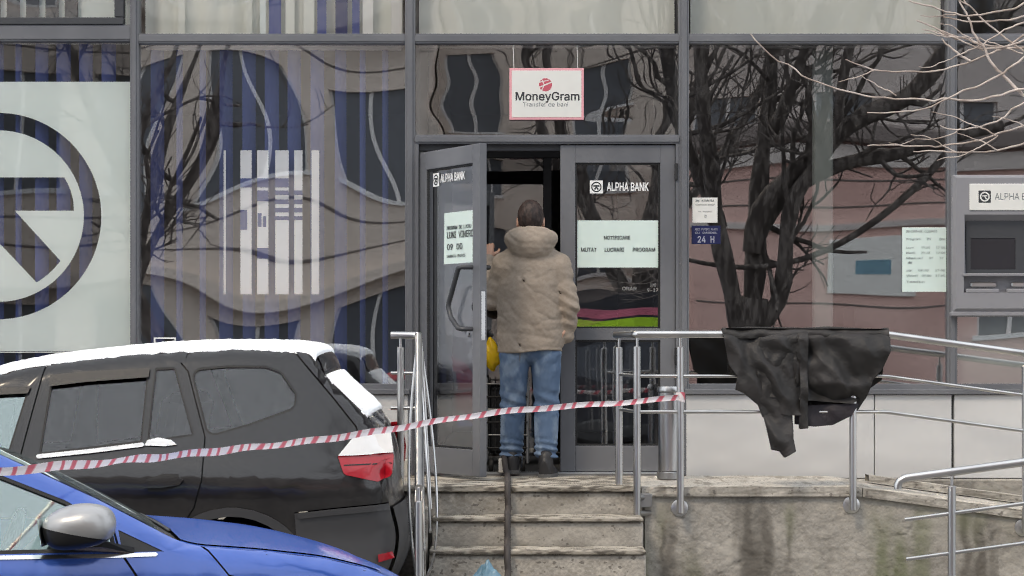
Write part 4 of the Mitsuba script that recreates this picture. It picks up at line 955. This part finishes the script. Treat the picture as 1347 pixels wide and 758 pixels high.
    for cx_, sy_ in ((-190, -.36), (-190, .36), (-500, 0)):
        c = q3(cx_, 0)[0]; w = .25 if sy_ else .6
        pp('seat', cat(bx(c, c + .5, car.yc + sy_ - w, car.yc + sy_ + w, .45, .6, .05), rot(bx(c - .13, c + .02, car.yc + sy_ - w, car.yc + sy_ + w, .58, 1.12, .05), -12, (0, 1, 0), (c, 0, .6)), rot(bx(c - .2, c - .1, car.yc + sy_ - .13, car.yc + sy_ + .13, 1.10, 1.30, .04), -8, (0, 1, 0), (c, 0, .6))), 'car_cloth', 30)
    tor = tube([(q3(20, 0)[0] + .06 * math.sin(a) * 1.0, car.yc - .36 + .18 * math.cos(a), .88 + .17 * math.sin(a)) for a in np.linspace(0, 2 * math.pi, 30)], .014, 8, False)
    pp('steering_wheel', tor, 'black_plastic', True)
    for sg in (-1, 1):
        pp('headlight', car.side(Polygon(P3([(480, 800), (560, 830), (590, 870), (540, 870), (470, 840)])), off=.005, thick=.02, sgn=sg), 'lens_clear')
        pp('taillight', car.side(Polygon(P3([(-830, 720), (-760, 720), (-770, 770), (-838, 780)])), off=.005, thick=.02, sgn=sg), 'lens_red')
    return car, pp
kB = thing('parked_car', 'bright blue hatchback with a grey mirror cap in the lower left foreground', 'car')
pivot = (X0(130, -7.8), -7.8, 0)
yaw = lambda m: rot(m, 15, (0, 0, 1), pivot)
car, pp = small_car(kB, 'paint_blue', place=yaw)
# wipers under the windscreen edge
for a, b, yy in ((200, 238, -.5),):
    A, Bb = q3(a, 0), q3(b, 0)
    put(f'{kB}__wiper', yaw(tube(spline([(Bb[0] + .01, car.yc + yy, .985), (Bb[0] - .02, car.yc + yy + .12, 1.005), (A[0] + .02, car.yc + yy + .5, 1.025)], 12), .007, 6)), 'trim_black', True)
# door mirror
YM = car.yc - .885 - .10
mq = lambda p, q: np.array([X0(p, YM), Z0(q, YM)])
def mirror_sdf(p):
    c, z = mq(104, 692)
    q = p - np.array([c, YM, z])
    t = math.radians(-9); q = np.stack([q[..., 0] * math.cos(t) - q[..., 2] * math.sin(t), q[..., 1], q[..., 0] * math.sin(t) + q[..., 2] * math.cos(t)], -1)
    a = (np.linalg.norm(q / np.array([.118, .105, .072]), axis=-1, ord=2) - 1) * .07
    b = (np.power(np.power(np.abs(q[..., 0]) / .112, 3) + np.power(np.abs(q[..., 1]) / .10, 3) + np.power(np.abs(q[..., 2] + .006) / .066, 3), 1 / 3) - 1) * .066
    return np.maximum(smin(a, b, .01), -(q[..., 0] + .112))
c, z = mq(104, 692)
mm = nets(mirror_sdf, (c - .15, YM - .13, z - .11), (c + .15, YM + .13, z + .11), .006)
trimesh.smoothing.filter_taubin(mm, iterations=12)
nn = np.array([.19, 0, 1.0]); nn /= np.linalg.norm(nn); oo = np.array([c, YM, z - .022])
capm = mm.slice_plane(oo, nn); low = mm.slice_plane(oo - nn * .004, -nn)
km = put(f'{kB}__door_mirror', low, 'trim_black', True)
put(f'{km}__seam', mov(mm.slice_plane(oo - nn * .0042, nn).slice_plane(oo + nn * .0005, -nn).apply_transform(trimesh.transformations.scale_matrix(.985, (c, YM, z))), (0, 0, 0)), 'rubber', True)
put(f'{km}__cap', capm, 'paint_silver', True); labels[f'{km}__cap'] = {'label': 'silver grey cap of the door mirror'}
put(f'{km}__glass', rot(bx(c - .118, c - .113, YM - .075, YM + .075, z - .045, z + .045, .002), -9, (0, 1, 0), (c, YM, z)), 'mirror_glass')
mat('mirror_glass', (.6, .68, .66), .05, metallic=1.0)
put(f'{km}__foot', tm(Manifold.hull_points(np.array([(c + dx, YM + dy, z + dz) for dx, dy, dz in ((-.05, .02, -.05), (.08, .02, -.05), (-.04, .02, -.075), (.07, .02, -.07), (.0, .13, -.075), (.16, .13, -.08), (.0, .13, -.10), (.16, .13, -.10))]))), 'trim_black')

# --- seen only in the glass: a red car and a rescue van across the road
flip = lambda dx, y: (lambda m: mov(rot(m, 180), (dx, y, 0)))
kR = thing('parked_car', 'dark red hatchback parked across the road, mirrored in the glass', 'car')
small_car(kR, 'paint_red', place=flip(-4.05, -19.6 - 6.93 - .5 + 0))
k = thing('rescue_van', 'dark van with a fluorescent rear band, mirrored in the right door', 'van')
vx0, vx1, vy = .70, 2.42, -20.2
sec = sbox(vx0, .32, vx1, 2.5).buffer(-.14).buffer(.14)
scene[f'{k}__body'] = ply(plate(sec, vy - 4.6, vy), 'van_paint', smooth=30)
mat('van_paint', (.035, .036, .045), .3, specular=.5)
mat('fluo', (.50, .82, .03), .5)
scene[f'{k}__stripe'] = ply(bx(vx0 + .01, vx1 - .01, vy + .002, vy + .006, 1.88, 2.11, .001), 'fluo')
scene[f'{k}__red_stripe'] = ply(bx(vx0 + .01, vx1 - .01, vy + .002, vy + .006, 2.14, 2.25, .001), 'pink_band')
for a, b in ((vx0 + .15, vx0 + .80), (vx1 - .80, vx1 - .15)):
    put(f'{k}__back_window', bx(a, b, vy + .002, vy + .010, 1.22, 1.78, .003), 'dark_window')
put(f'{k}__bumper', bx(vx0 + .02, vx1 - .02, vy + .002, vy + .10, .36, .58, .03), 'trim_grey')
for x in (vx0 + .16, vx1 - .16):
    for y in (vy - .9, vy - 3.8):
        put(f'{k}__wheel', tm(cyl(0, 0, -.11, .11, .34, 28)).apply_transform(trimesh.transformations.rotation_matrix(math.pi / 2, (0, 1, 0))).apply_translation((x, y, .22)), 'tyre', 40)

# ------------------------------------------------------------------ the man in the doorway
def wrinkle(p, n, uv): return fbm(p.x * 26, p.y * 26, p.z * 34, 3)
matbump('parka', speck((.285, .236, .190), (.325, .272, .222), 60, 60, 60), .75, lambda p, n, uv: .5 * fbm(p.x * 20 + p.z * 10, p.y * 20, p.z * 12, 3) - .16 * smoothstep(.06, .0, dr.abs(fbm(p.x * 11 + p.z * 7, p.y * 11, p.z * 9, 3) - .5)) + .2 * fbm(p.x * 80, p.y * 80, p.z * 80, 2), .007, sheen=.3)
def jeans(p, n, uv):
    wear = smoothstep(.45, .75, fbm(p.x * 14, p.y * 14, p.z * 8, 4))
    return mix((.085, .135, .225), (.21, .275, .37), wear)
matbump('jeans', proc(jeans), .85, lambda p, n, uv: fbm(p.x * 30, p.y * 30, p.z * 30, 3), .008)
mat('skin', (.50, .30, .22), .5)
matbump('hair', speck((.018, .011, .010), (.05, .031, .026), 70, 70, 20), .6, lambda p, n, uv: fbm(p.x * 130, p.y * 130, p.z * 60, 2), .006)
mat('shoe', (.025, .024, .026), .5)
mat('shoe_sole', (.10, .10, .10), .6)
PY = -.20
pp_ = lambda p, q, dy=0.0: px(p, q, PY + dy)
k = thing('person', 'person in beige hooded parka and blue jeans standing with back turned in the doorway', 'person')
sh_l, sh_r = pp_(664, 352, .0), pp_(734, 352, .0)
el_l, el_r = pp_(645, 397, .06), pp_(750, 402, -.03)
ha_l, ha_r = pp_(642, 336, .30), pp_(746, 432, .02)
def vn(p, f, seed, oct=3): return meshkit.fbm(p * np.array(f), oct, seed) - .5
def parka_sdf(p):
    c = pp_(697, 400)
    z = p[..., 2]
    zs = [Z0(470, PY), Z0(440, PY), Z0(410, PY), Z0(375, PY), Z0(350, PY), Z0(335, PY), Z0(322, PY)]
    a = np.interp(z, zs, [.208, .212, .207, .205, .208, .19, .12])
    b = np.interp(z, zs, [.150, .152, .150, .150, .142, .125, .09])
    cy = c[1] + np.interp(z, zs, [.01, .01, .0, -.01, .0, .01, .02])
    cx = c[0] + np.interp(z, zs, [.003, .002, 0, -.002, 0, 0, 0])
    k_ = np.sqrt(((p[..., 0] - cx) / a) ** 2 + ((p[..., 1] - cy) / b) ** 2)
    d = (k_ - 1) * .14
    d = np.maximum(d, z - zs[-1])
    d = smin(d, sd_cap(p, sh_l, sh_r, .082, .082), .05)
    for s_, e_, h_ in ((sh_l, el_l, ha_l), (sh_r, el_r, ha_r)):
        h2 = e_ + (h_ - e_) * (.86 if h_ is ha_l else 1.3)
        arm = np.minimum(sd_cap(p, s_, e_, .084, .066), sd_cap(p, e_, h2, .066, .053))
        t = np.clip(np.linalg.norm(p - e_, axis=-1) / .22, 0, 1)
        arm = arm + (1 - t) * .007 * np.sin(p[..., 2] * 95 + p[..., 0] * 50 + 3 * vn(p, (8, 8, 8), 4)) + .003 * np.sin(z * 62 + 5 * vn(p, (6, 6, 6), 5))
        d = smin(d, arm, .022)
    # hood, lying on the shoulders
    hc = pp_(698, 312, -.045)
    hood = sd_ell(p, hc, (.170, .120, .076))
    hood = smin(hood, sd_ell(p, hc + [0, -.03, -.085], (.115, .085, .075)), .09)
    hood = np.maximum(hood, -sd_ell(p, hc + [0, .06, .11], (.098, .11, .12)))
    crease = np.abs(p[..., 2] - (hc[2] - .11 - .05 * (1 - ((p[..., 0] - hc[0]) / .16) ** 2)))
    d = smin(d, hood, .014)
    fold = .018 * vn(p + .5 * p[..., 2:3] * [1, 0, 0], (10, 10, 4), 1) + .016 * vn(p, (4, 4, 5), 2) + .022 * np.abs(vn(p - .7 * p[..., 2:3] * [1, 0, 0], (8, 8, 5), 6)) + .004 * np.sin(40 * (z + .8 * (p[..., 0] - c[0])) + 6 * vn(p, (5, 5, 5), 3)) * np.clip((Z0(400, PY) - z) * 8, 0, 1)
    n1_ = meshkit.fbm(p * [7, 7, 8] + p[..., 2:3] * [5, 0, 0], 2, 41); n2_ = meshkit.fbm(p * [5, 5, 9] - p[..., 2:3] * [4, 0, 0], 2, 43)
    fold = fold * .42 + .0035 * np.exp(-((n1_ - .5) / .05) ** 2) + .003 * np.exp(-((n2_ - .45) / .05) ** 2)
    d = d + fold
    hem = Z0(463, PY) + .012 * np.sin((p[..., 0] - c[0]) * 12) - .02 * (p[..., 0] - c[0])
    d = np.maximum(d, hem - z)
    inner = np.maximum(k_ * .14 - .118, z - (hem + .10))          # hollow at the hem
    return np.maximum(d, -inner)
m = nets(parka_sdf, pp_(618, 476) + [0, -.27, 0], pp_(778, 268) + [0, .45, 0], .0075)
trimesh.smoothing.filter_taubin(m, iterations=4)
scene[f'{k}__parka'] = ply(m, 'parka', smooth=True)
def strip_on(sdf_pts, r): return tube(sdf_pts, r, 6)
def legs_sdf(p):
    z = p[..., 2]; d = None
    hips = pp_(697, 452)
    d = sd_ell(p, hips, (.175, .115, .14))
    for hp, kn, an, s in (((677, 470), (675, 530), (673, 598), .05), ((718, 470), (719, 530), (718, 600), -.05)):
        A, Bk, C = pp_(*hp, 0), pp_(*kn, .015 + s * .4), pp_(*an, s * 1.3)
        leg = np.minimum(sd_cap(p, A, Bk, .098, .080), sd_cap(p, Bk, C, .080, .071))
        cuff = np.clip((z - C[2]) / .14, 0, 1); knee = np.clip(1 - np.abs(z - Bk[2]) / .12, 0, 1); seat = np.clip((z - A[2] + .16) / .2, 0, 1)
        leg = leg + (1 - cuff) * .011 * np.sin(z * 150 + 8 * vn(p, (7, 7, 4), 7) + (p[..., 0] - C[0]) * 18) + knee * .008 * np.sin(z * 75 + (p[..., 0] - C[0]) * 30 + 5 * vn(p, (7, 7, 4), 8)) + seat * .004 * np.sin(z * 60 - (p[..., 0] - C[0]) * 40)
        leg = np.maximum(leg, C[2] - .012 - z)
        d = smin(d, leg, .012)
    d = d + .012 * vn(p, (9, 9, 6), 9)
    d = np.maximum(d, z - Z0(457, PY))
    return d
m = nets(legs_sdf, pp_(645, 612) + [0, -.2, 0], pp_(752, 434) + [0, .2, 0], .0075)
trimesh.smoothing.filter_taubin(m, iterations=3)
kj = put(f'{k}__jeans', m, 'jeans', True)
# back pockets and seams: shallow raised patches on the seat
def on_surface(sdf, x, z, y0, y1, lift):
    ys = np.linspace(y0, y1, 120)
    P = np.stack([np.repeat(x[:, None], 120, 1), np.repeat(ys[None], len(x), 0), np.repeat(z[:, None], 120, 1)], -1)
    D = sdf(P) < 0
    i = np.argmax(D, axis=1)
    return np.stack([x, ys[i] - lift, z], 1)
def patch(sdf, x0, x1, z0, z1, lift, taper=0, n=9):
    def fn(u, v):
        x = x0 + (x1 - x0) * u; z = z0 + (z1 - z0) * v + taper * np.abs(u - .5) * 2 * (1 - v)
        return on_surface(sdf, x, z, PY - .35, PY + .1, lift)
    m, _ = grid(fn, n, n); return m
mat('jeans_dark', (.07, .115, .20), .9)
for a, b in ((664, 690), (705, 731)):
    A, C = pp_(a, 499), pp_(b, 473)
    put(f'{kj}__back_pocket', patch(legs_sdf, A[0], C[0], A[2], C[2], .004, .018), 'jeans', True)
for hx, x in (('', 697),):
    pass
# parka seams: yoke and side welts
for pts in ([(652, 352), (675, 356), (697, 357), (720, 356), (743, 352)],):
    c = spline([pp_(*t) for t in pts], 30)
    q = on_surface(parka_sdf, c[:, 0], c[:, 2], PY - .35, PY + .1, .001)
    put(f'{k}__yoke_seam', tube(q, .0022, 5), 'parka', True)
for a, b in ((658, 690), (705, 736)):
    pass
# head, neck, face
hc = pp_(698, 291, .02)
def head_sdf(p):
    d = sd_ell(p, hc + [0, -.012, .02], (.078, .093, .105))
    d = smin(d, sd_ell(p, hc + [0, .03, -.05], (.058, .066, .072)), .03)
    d = smin(d, sd_cap(p, hc + [0, -.01, -.06], hc + [0, -.03, -.17], .058, .062), .025)
    d = smin(d, sd_cap(p, hc + [0, .086, .015], hc + [0, .106, -.025], .010, .015), .012)          # nose
    d = smin(d, sd_ell(p, hc + [0, .080, -.062], (.026, .014, .010)), .012)                          # lips
    d = smin(d, sd_ell(p, hc + [0, .074, -.10], (.026, .022, .02)), .02)                             # chin
    for s in (-1, 1):
        d = np.maximum(d, -sd_ell(p, hc + [s * .031, .094, .012], (.017, .014, .010)))                # eye sockets
        d = smin(d, sd_ell(p, hc + [s * .031, .076, .012], (.013, .012, .011)), .003)
        d = smin(d, sd_ell(p, hc + [s * .031, .088, .033], (.022, .010, .006)), .008)                 # brow
        ear = sd_ell(p, hc + [s * .081, -.004, -.008], (.012, .022, .034))
        ear = np.maximum(ear, -sd_ell(p, hc + [s * .092, .0, -.004], (.008, .012, .022)))
        d = smin(d, ear, .006)
    return d
bodyparts = [nets(head_sdf, hc + [-.12, -.14, -.2], hc + [.12, .14, .15], .005)]
def hand(wrist, along, palm, thumb_side, key_scale=1.0, curl=.5):
    along = np.array(along, float); along /= np.linalg.norm(along)
    palm = np.array(palm, float); palm -= along * (palm @ along); palm /= np.linalg.norm(palm)
    side = np.cross(along, palm) * thumb_side
    L = lambda a, s, q: wrist + along * a + side * s + palm * q
    caps = [(L(-.03, 0, 0), L(.01, 0, 0), .026, .026)]
    for s in (-.03, -.011, .009, .029): caps.append((L(.0, s * .6, 0), L(.088, s, 0), .017, .013))
    fing = []
    for s, ln in ((-.031, .062), (-.011, .078), (.010, .084), (.030, .074)):
        a0 = L(.088, s, 0); a1 = a0 + (along * math.cos(curl * .6) + palm * math.sin(curl * .6)) * ln * .45
        a2 = a1 + (along * math.cos(curl * 1.5) + palm * math.sin(curl * 1.5)) * ln * .32
        a3 = a2 + (along * math.cos(curl * 2.2) + palm * math.sin(curl * 2.2)) * ln * .25
        fing += [(a0, a1, .0098, .009), (a1, a2, .009, .0083), (a2, a3, .0083, .0072)]
    t0 = L(.025, .03, .008); t1 = t0 + (along * .55 + side * .75 + palm * .3) * .042; t2 = t1 + (along * .9 + side * .25 + palm * .3) * .032
    fing += [(L(.012, .012, .004), t0, .019, .014), (t0, t1, .014, .0105), (t1, t2, .0105, .0085)]
    def sdf(p):
        d = None
        for c in caps:
            e = sd_cap(p, *c); d = e if d is None else smin(d, e, .012)
        for c in fing: d = smin(d, sd_cap(p, *c), .003)
        return d
    pts = np.array([q for c in caps + fing for q in c[:2]])
    return nets(sdf, pts.min(0) - .04, pts.max(0) + .04, .0035)
dir_l = ha_l - el_l; dir_r = ha_r - el_r
bodyparts.append(hand(ha_l - dir_l / np.linalg.norm(dir_l) * .02, dir_l, (.2, 1, -.3), -1, curl=.75))
bodyparts.append(hand(ha_r - dir_r / np.linalg.norm(dir_r) * .03, dir_r, (-1, .1, 0), -1, curl=.45))
# legs inside the trousers join head, hands and body into the one figure
core = lambda a, b, ra, rb: tm(Manifold.batch_hull([Manifold.sphere(ra, 16).translate(a), Manifold.sphere(rb, 16).translate(b)]))
bodyparts += [core(hc + [0, -.03, -.15], pp_(697, 452), .06, .10), core(sh_l, el_l, .045, .04), core(el_l, ha_l - dir_l * .06, .04, .026), core(sh_r, el_r, .045, .04), core(el_r, ha_r - dir_r * .1, .04, .026),
              core(pp_(677, 470), pp_(673, 604, .06), .06, .035), core(pp_(718, 470), pp_(718, 604, -.06), .06, .035), core(sh_l, sh_r, .045, .045)]
scene[f'{k}__body'] = ply(cat(*bodyparts), 'skin', smooth=True)
def hair_sdf(p):
    d = sd_ell(p, hc + [0, -.016, .026], (.0835, .097, .110)) + .004 * vn(p, (60, 60, 30), 12)
    face = np.maximum(p[..., 1] - (hc[1] + .055), (p[..., 2] - hc[2]) - .075)
    face2 = (p[..., 1] - hc[1]) * .9 - (p[..., 2] - hc[2] - .035) * .8 - .03          # open towards the face
    d = np.maximum(d, face2)
    d = np.maximum(d, (hc[2] - .058 + .10 * (p[..., 1] - hc[1] + .06)) - p[..., 2])
    for s in (-1, 1): d = np.maximum(d, -sd_ell(p, hc + [s * .085, .004, -.012], (.022, .026, .036)))
    return d
m = nets(hair_sdf, hc + [-.11, -.13, -.11], hc + [.11, .12, .16], .0045)
scene[f'{k}__hair'] = ply(m, 'hair', smooth=True)
for a, dy, yaw in ((673, .075, 4), (719, -.075, -10)):
    ank = pp_(a, 604, dy); g = LAND + (.018 if dy > 0 else 0.0)
    def shoe_sdf(p, ank=ank, g=g):
        q = p - np.array([ank[0], ank[1], g])
        t = math.radians(yaw); q = np.stack([q[..., 0] * math.cos(t) + q[..., 1] * math.sin(t), -q[..., 0] * math.sin(t) + q[..., 1] * math.cos(t), q[..., 2]], -1)
        w = np.interp(q[..., 1], [-.09, -.05, .05, .12, .19], [.034, .040, .044, .050, .034])
        h = np.interp(q[..., 1], [-.09, -.04, .03, .1, .19], [.085, .095, .09, .06, .045])
        u = np.sqrt((q[..., 0] / w) ** 2 + (np.maximum(q[..., 2] - .02, 0) / h) ** 2) - 1
        d = u * .035
        d = np.maximum(d, np.abs(q[..., 1] - .055) - .148 + .02 * (q[..., 0] / .05) ** 2)
        d = smin(d, sd_cap(q, (0, -.03, .06), (0, -.03, .13), .042, .045), .03)
        return np.maximum(d, .012 - q[..., 2])
    c = np.array([ank[0], ank[1], g])
    s_ = put(f'{k}__shoe', nets(shoe_sdf, c + [-.09, -.16, 0], c + [.09, .25, .20], .006), 'shoe', True)
    sol = Polygon([(-.038, -.085), (-.044, 0), (-.052, .11), (-.03, .195), (.03, .197), (.052, .11), (.044, 0), (.038, -.085), (0, -.10)]).buffer(.004)
    so = rot(tm(Manifold.extrude(cross(sol), .022)), yaw); put(f'{s_}__sole', mov(so, c), 'shoe_sole')

# ------------------------------------------------------------------ things around the door
mat('yellow_bag', (.80, .52, .01), .4)
mat('concrete_pale', speck((.50, .48, .45), (.62, .60, .57), 12, 12, 12), .8)
mat('hose', (.045, .038, .036), .6)
mat('blue_film', (.13, .25, .34), .35)
k = thing('shopping_trolley', 'dark wire trolley standing inside the door behind the jeans', 'trolley')
ta, tb, ty = X0(640, .35), X0(694, .35), .35
fr = []
for x in (ta, tb):
    put(f'{k}__upright', rod((x, ty, LAND + .06), (x, ty + .03, LAND + .62), .012), 'steel_dull', 40)
for i, z in enumerate(np.linspace(.16, .58, 6)):
    put(f'{k}__wire', rod((ta, ty - .003 + .02 * (i % 2), LAND + z), (tb, ty - .003, LAND + z), .006), 'steel_dull' if i % 2 else 'black_plastic', 40)
for i in range(7):
    x = ta + (tb - ta) * (i + .5) / 7
    put(f'{k}__wire', rod((x, ty + .02, LAND + .12), (x, ty + .04, LAND + .6), .004), 'black_plastic', 40)
scene[f'{k}__basket'] = ply(bx(ta + .01, tb - .01, ty + .05, ty + .34, LAND + .12, LAND + .55, .02), 'trim_black')
for x in (ta + .03, tb - .03):
    put(f'{k}__wheel', tm(cyl(0, 0, -.014, .014, .045, 20)).apply_transform(trimesh.transformations.rotation_matrix(math.pi / 2, (0, 1, 0))).apply_translation((x, ty, LAND + .046)), 'rubber', 40)
k = thing('plastic_bag', 'bright yellow plastic bag on the trolley beside the open door', 'bag')
bc = px(645, 466, .28)
def bag(p):
    q = (p - bc) / np.array([.062, .06, .11])
    return (np.linalg.norm(q, axis=-1) - 1) * .06 + .028 * vn(p, (12, 12, 9), 31) + .006 * np.sin(p[..., 0] * 90 + p[..., 2] * 40)
m = nets(bag, bc - .17, bc + .17, .009)
scene[k] = ply(m, 'yellow_bag', smooth=True)
k = thing('concrete_block', 'pale concrete block on the threshold beside the shoes', 'block')
scene[k] = ply(bx(X0(656, -.1), X0(683, -.1), -.17, -.06, LAND + .02, LAND + .11, .006), 'concrete_pale')
k = thing('cable', 'thick dark cable running out of the door and down the steps', 'cable')
cp = [(-.055, .5, LAND + .012), (-.06, .12, LAND + .04), (-.055, .0, LAND + .10), (-.05, -.16, LAND + .125), (-.04, -.32, LAND + .05), (-.028, -.6, LAND + .022), (-.026, -1.2, LAND + .020), (-.026, EDGE - .01, LAND + .016), (-.026, EDGE - .05, LAND - .05)]
for i in range(1, 5):
    z, y = LAND - .164 * i, EDGE - .30 * i
    cp += [(-.026 + .004 * (i % 2), y + .24, z + .05), (-.026, y + .12, z + .02), (-.026, y - .0, z + .016), (-.026, y - .045, z - .05)]
cp += [(-.02, EDGE - 1.5, .02), (.1, EDGE - 2.2, .02), (.5, EDGE - 3.0, .02)]
pts = np.array(cp); tt = np.linspace(0, len(pts) - 1, 200)
from scipy.interpolate import PchipInterpolator
scene[k] = ply(tube(PchipInterpolator(np.arange(len(pts)), pts)(tt), .019, 10), 'hose', smooth=True)
k = thing('plastic_wrapper', 'crumpled light blue plastic wrapper on the lower step', 'litter')
wc = px(641, 768, EDGE - .78)
m, _ = grid(lambda u, v: np.stack([wc[0] + (u - .5) * .20, wc[1] + (v - .5) * .16, LAND - .164 * 3 + .010 + .11 * meshkit.fbm(np.stack([u * 4, v * 4, u * 0], 1), 3, 5) * np.sin(np.pi * u) * np.sin(np.pi * v) * 1.5], 1), 16, 14)
scene[k] = ply(m, 'blue_film', smooth=False)
k = thing('litter_bin', 'slim stainless steel bin standing beside the right door', 'bin')
bxx, byy = X0(880, -.55), -.55
scene[f'{k}__drum'] = ply(cyl(bxx, byy, LAND + .05, Z0(516, byy), .068, 36), 'steel', smooth=35)
scene[f'{k}__base'] = ply(cyl(bxx, byy, LAND, LAND + .048, .074, 36), 'steel_dull', smooth=35)
scene[f'{k}__rim'] = ply(lathe([(.050, 0), (.074, 0), (.076, .012), (.07, .034), (.050, .034), (.050, 0)], (bxx, byy, Z0(516, byy) + .001)), 'steel', smooth=35)
k = thing('bollard', 'cream round topped bollard behind the dark car\'s bumper', 'bollard')
scene[k] = ply(lathe([(0, 0), (.055, 0), (.055, .56), (.066, .575), (.07, .60), (.066, .622), (.05, .636), (0, .642)], (X0(528, -.75), -.75, 0)), 'panel_cream', smooth=40)

# ------------------------------------------------------------------ the jacket over the rail
mat_leather = lambda p, n, uv: fbm(p.x * 45, p.y * 45, p.z * 45, 3)
matbump('dark_leather', speck((.018, .017, .017), (.034, .031, .031), 8, 8, 8), .60, mat_leather, .004, specular=.45)
matbump('dark_lining', (.022, .018, .024), .7, mat_leather, .004)
k = thing('jacket', 'dark leather jacket draped over the ramp handrail', 'jacket')
jx, jz = gx, gz
def drape(poly, depth, thick, seed, folds, mt, name, side=-1, y_off=0.0):
    m = tm(Manifold.extrude(cross(Polygon([(jx(a), jz(b)) for a, b in poly]).buffer(.006).simplify(.002)), thick).refine_to_length(.014)); v = m.vertices
    x, z, t = v[:, 0].copy(), v[:, 1].copy(), v[:, 2].copy()
    zr = jz(440)
    top = np.clip((z - (zr - .02)) / .045, 0, 1.2)
    P = np.stack([x, z, x * 0], 1)
    f = depth + folds(x, z) + .12 * (meshkit.fbm(P * [7, 4, 1] + z[:, None] * [2.5, 0, 0], 3, seed) - .5) + .008 * (meshkit.fbm(P * [26, 18, 1], 3, seed + 7) - .5)
    y = YR + side * (.026 + f * (1 - .8 * np.clip(top, 0, 1))) - side * t * 1.0 + y_off
    y = y - side * np.clip(top, 0, 1.2) ** 2 * .035
    y = y + (y - YR) * 0
    m.vertices = np.stack([x, y, z], 1)
    if side < 0: m.faces = m.faces[:, ::-1] if False else m.faces
    put(f'{k}__{name}', m, mt, 50)
X = lambda p: jx(p)
right = lambda x, z: .035 * np.exp(-((x - X(1105)) / .22) ** 2) * np.clip((jz(430) - z) / .15, 0, 1) * np.clip((z - jz(575)) / .12, 0, 1) + .018 * np.sin((z - jz(500)) * 26 + (x - X(1100)) * 9 + 5 * meshkit.noise(np.stack([x * 6, z * 6, x * 0], 1), 5)) - .085 * np.clip((jz(505) - z) / .10, 0, 1)
drape([(1047, 433), (1090, 431), (1130, 433), (1160, 436), (1168, 445), (1167, 462), (1158, 484), (1145, 500), (1138, 524), (1128, 540), (1095, 548), (1047, 546)], .02, .016, 3, right, 'dark_leather', 'right_front')
drape([(1046, 535), (1128, 532), (1118, 546), (1095, 558), (1070, 560), (1046, 557)], -.026, .014, 4, lambda x, z: 0 * x, 'dark_lining', 'inner_hem')
left = lambda x, z: .03 * np.exp(-((x - X(1025)) / .08) ** 2) + .02 * np.sin((x - X(960)) * 30 + (z - jz(440)) * 12 + 5 * meshkit.noise(np.stack([x * 7, z * 7, x * 0], 1), 3)) * np.clip((jz(440) - z) / .1, 0, 1)
drape([(950, 434), (985, 431), (1052, 432), (1052, 545), (1036, 545), (1010, 540), (1003, 548), (997, 532), (978, 516), (968, 512), (970, 494), (960, 480), (955, 458)], .012, .016, 5, left, 'dark_leather', 'left_front')
slv = lambda x, z: .022 * np.cos(np.clip((x - X(1022)) / .085, -1.5, 1.5)) + .006 * np.sin(z * 45 + 9 * meshkit.noise(np.stack([x * 9, z * 9, x * 0], 1), 3))
drape([(1000, 446), (1020, 440), (1046, 446), (1044, 500), (1040, 545), (1040, 575), (1043, 592), (1030, 600), (1024, 592), (1014, 590), (1008, 562), (1000, 530), (996, 490)], .045, .03, 6, slv, 'dark_leather', 'sleeve')
drape([(1050, 436), (1060, 436), (1059, 500), (1060, 562), (1051, 563), (1052, 500)], .04, .008, 8, lambda x, z: 0 * x + .01 * np.sin(z * 20), 'dark_leather', 'belt')
drape([(955, 433), (1165, 434), (1160, 500), (1120, 530), (1000, 520), (960, 490)], .02, .014, 9, right, 'dark_leather', 'back', side=1)
n_ = 60
def over(u, v):                                     # the fold lying over the handrail
    x = X(950) + (X(1168) - X(950)) * u
    a = np.pi * (v * 1.3 - .15)
    r = .032 + .034 * (meshkit.fbm(np.stack([x * 9, v * 2, v * 0], 1), 3, 12) - .4)
    return np.stack([x, YR - r * np.cos(a) * 1.2, jz(440) + r * np.sin(a) - .004], 1)
m, _ = grid(over, 80, 14)
put(f'{k}__fold', m, 'dark_leather', True)

# ------------------------------------------------------------------ the barrier tape
def stripes(p, n, uv):
    s = uv.x * 62.0 + uv.y * .25 + .5 * noise(uv.x * 60)
    f = s - dr.floor(s)
    return mix((.80, .74, .75), (.60, .12, .16), smoothstep(.54, .66, f) * smoothstep(1.0, .88, f))
mat('tape', proc(stripes), .35)
k = thing('barrier_tape', 'red and white striped barrier tape strung across to the railing post', 'tape')
ends = [((893, 523), YR - .025), ((800, 531), -2.0), ((660, 542), -2.9), ((500, 567), -4.1), ((300, 592), -5.9), ((120, 610), -7.6), ((0, 620), -8.4), ((-200, 632), -9.3)]
ctr = spline([px(a, b, y) for (a, b), y in ends], 260)
rt = np.random.default_rng(2)
def tp(u, v):
    i = u * 259; c = np.stack([np.interp(i, np.arange(260), ctr[:, q]) for q in range(3)], 1)
    d = -c[:, 1]
    h = .032 - .002 * np.clip((d - 3) / 6, 0, 1)
    tw = .25 + 1.0 * (meshkit.noise(np.stack([u * 16, u * 0, u * 0], 1), 4) - .5) + .5 * np.sin(u * 26)
    curl = .006 * np.cos((v - .5) * 4)
    s = (v - .5) * h
    return c + np.stack([u * 0, s * np.sin(tw) + curl, s * np.cos(tw) + .003 * np.sin(u * 70)], 1)
m, uv = grid(tp, 260, 5)
scene[f'{k}__ribbon'] = ply(m, 'tape', smooth=True, uv=uv)
kx_, kz_ = gx(895), gz(523)
m, uv = grid(lambda u, v: np.stack([kx_ + (.026 + .002 * u) * np.cos(u * 12.6), YR + (.026 + .002 * u) * np.sin(u * 12.6), kz_ + (v - .5) * .04 + .012 * np.sin(u * 9)], 1), 60, 4)
scene[f'{k}__knot'] = ply(m, 'tape', smooth=True, uv=uv * [.04, 1])
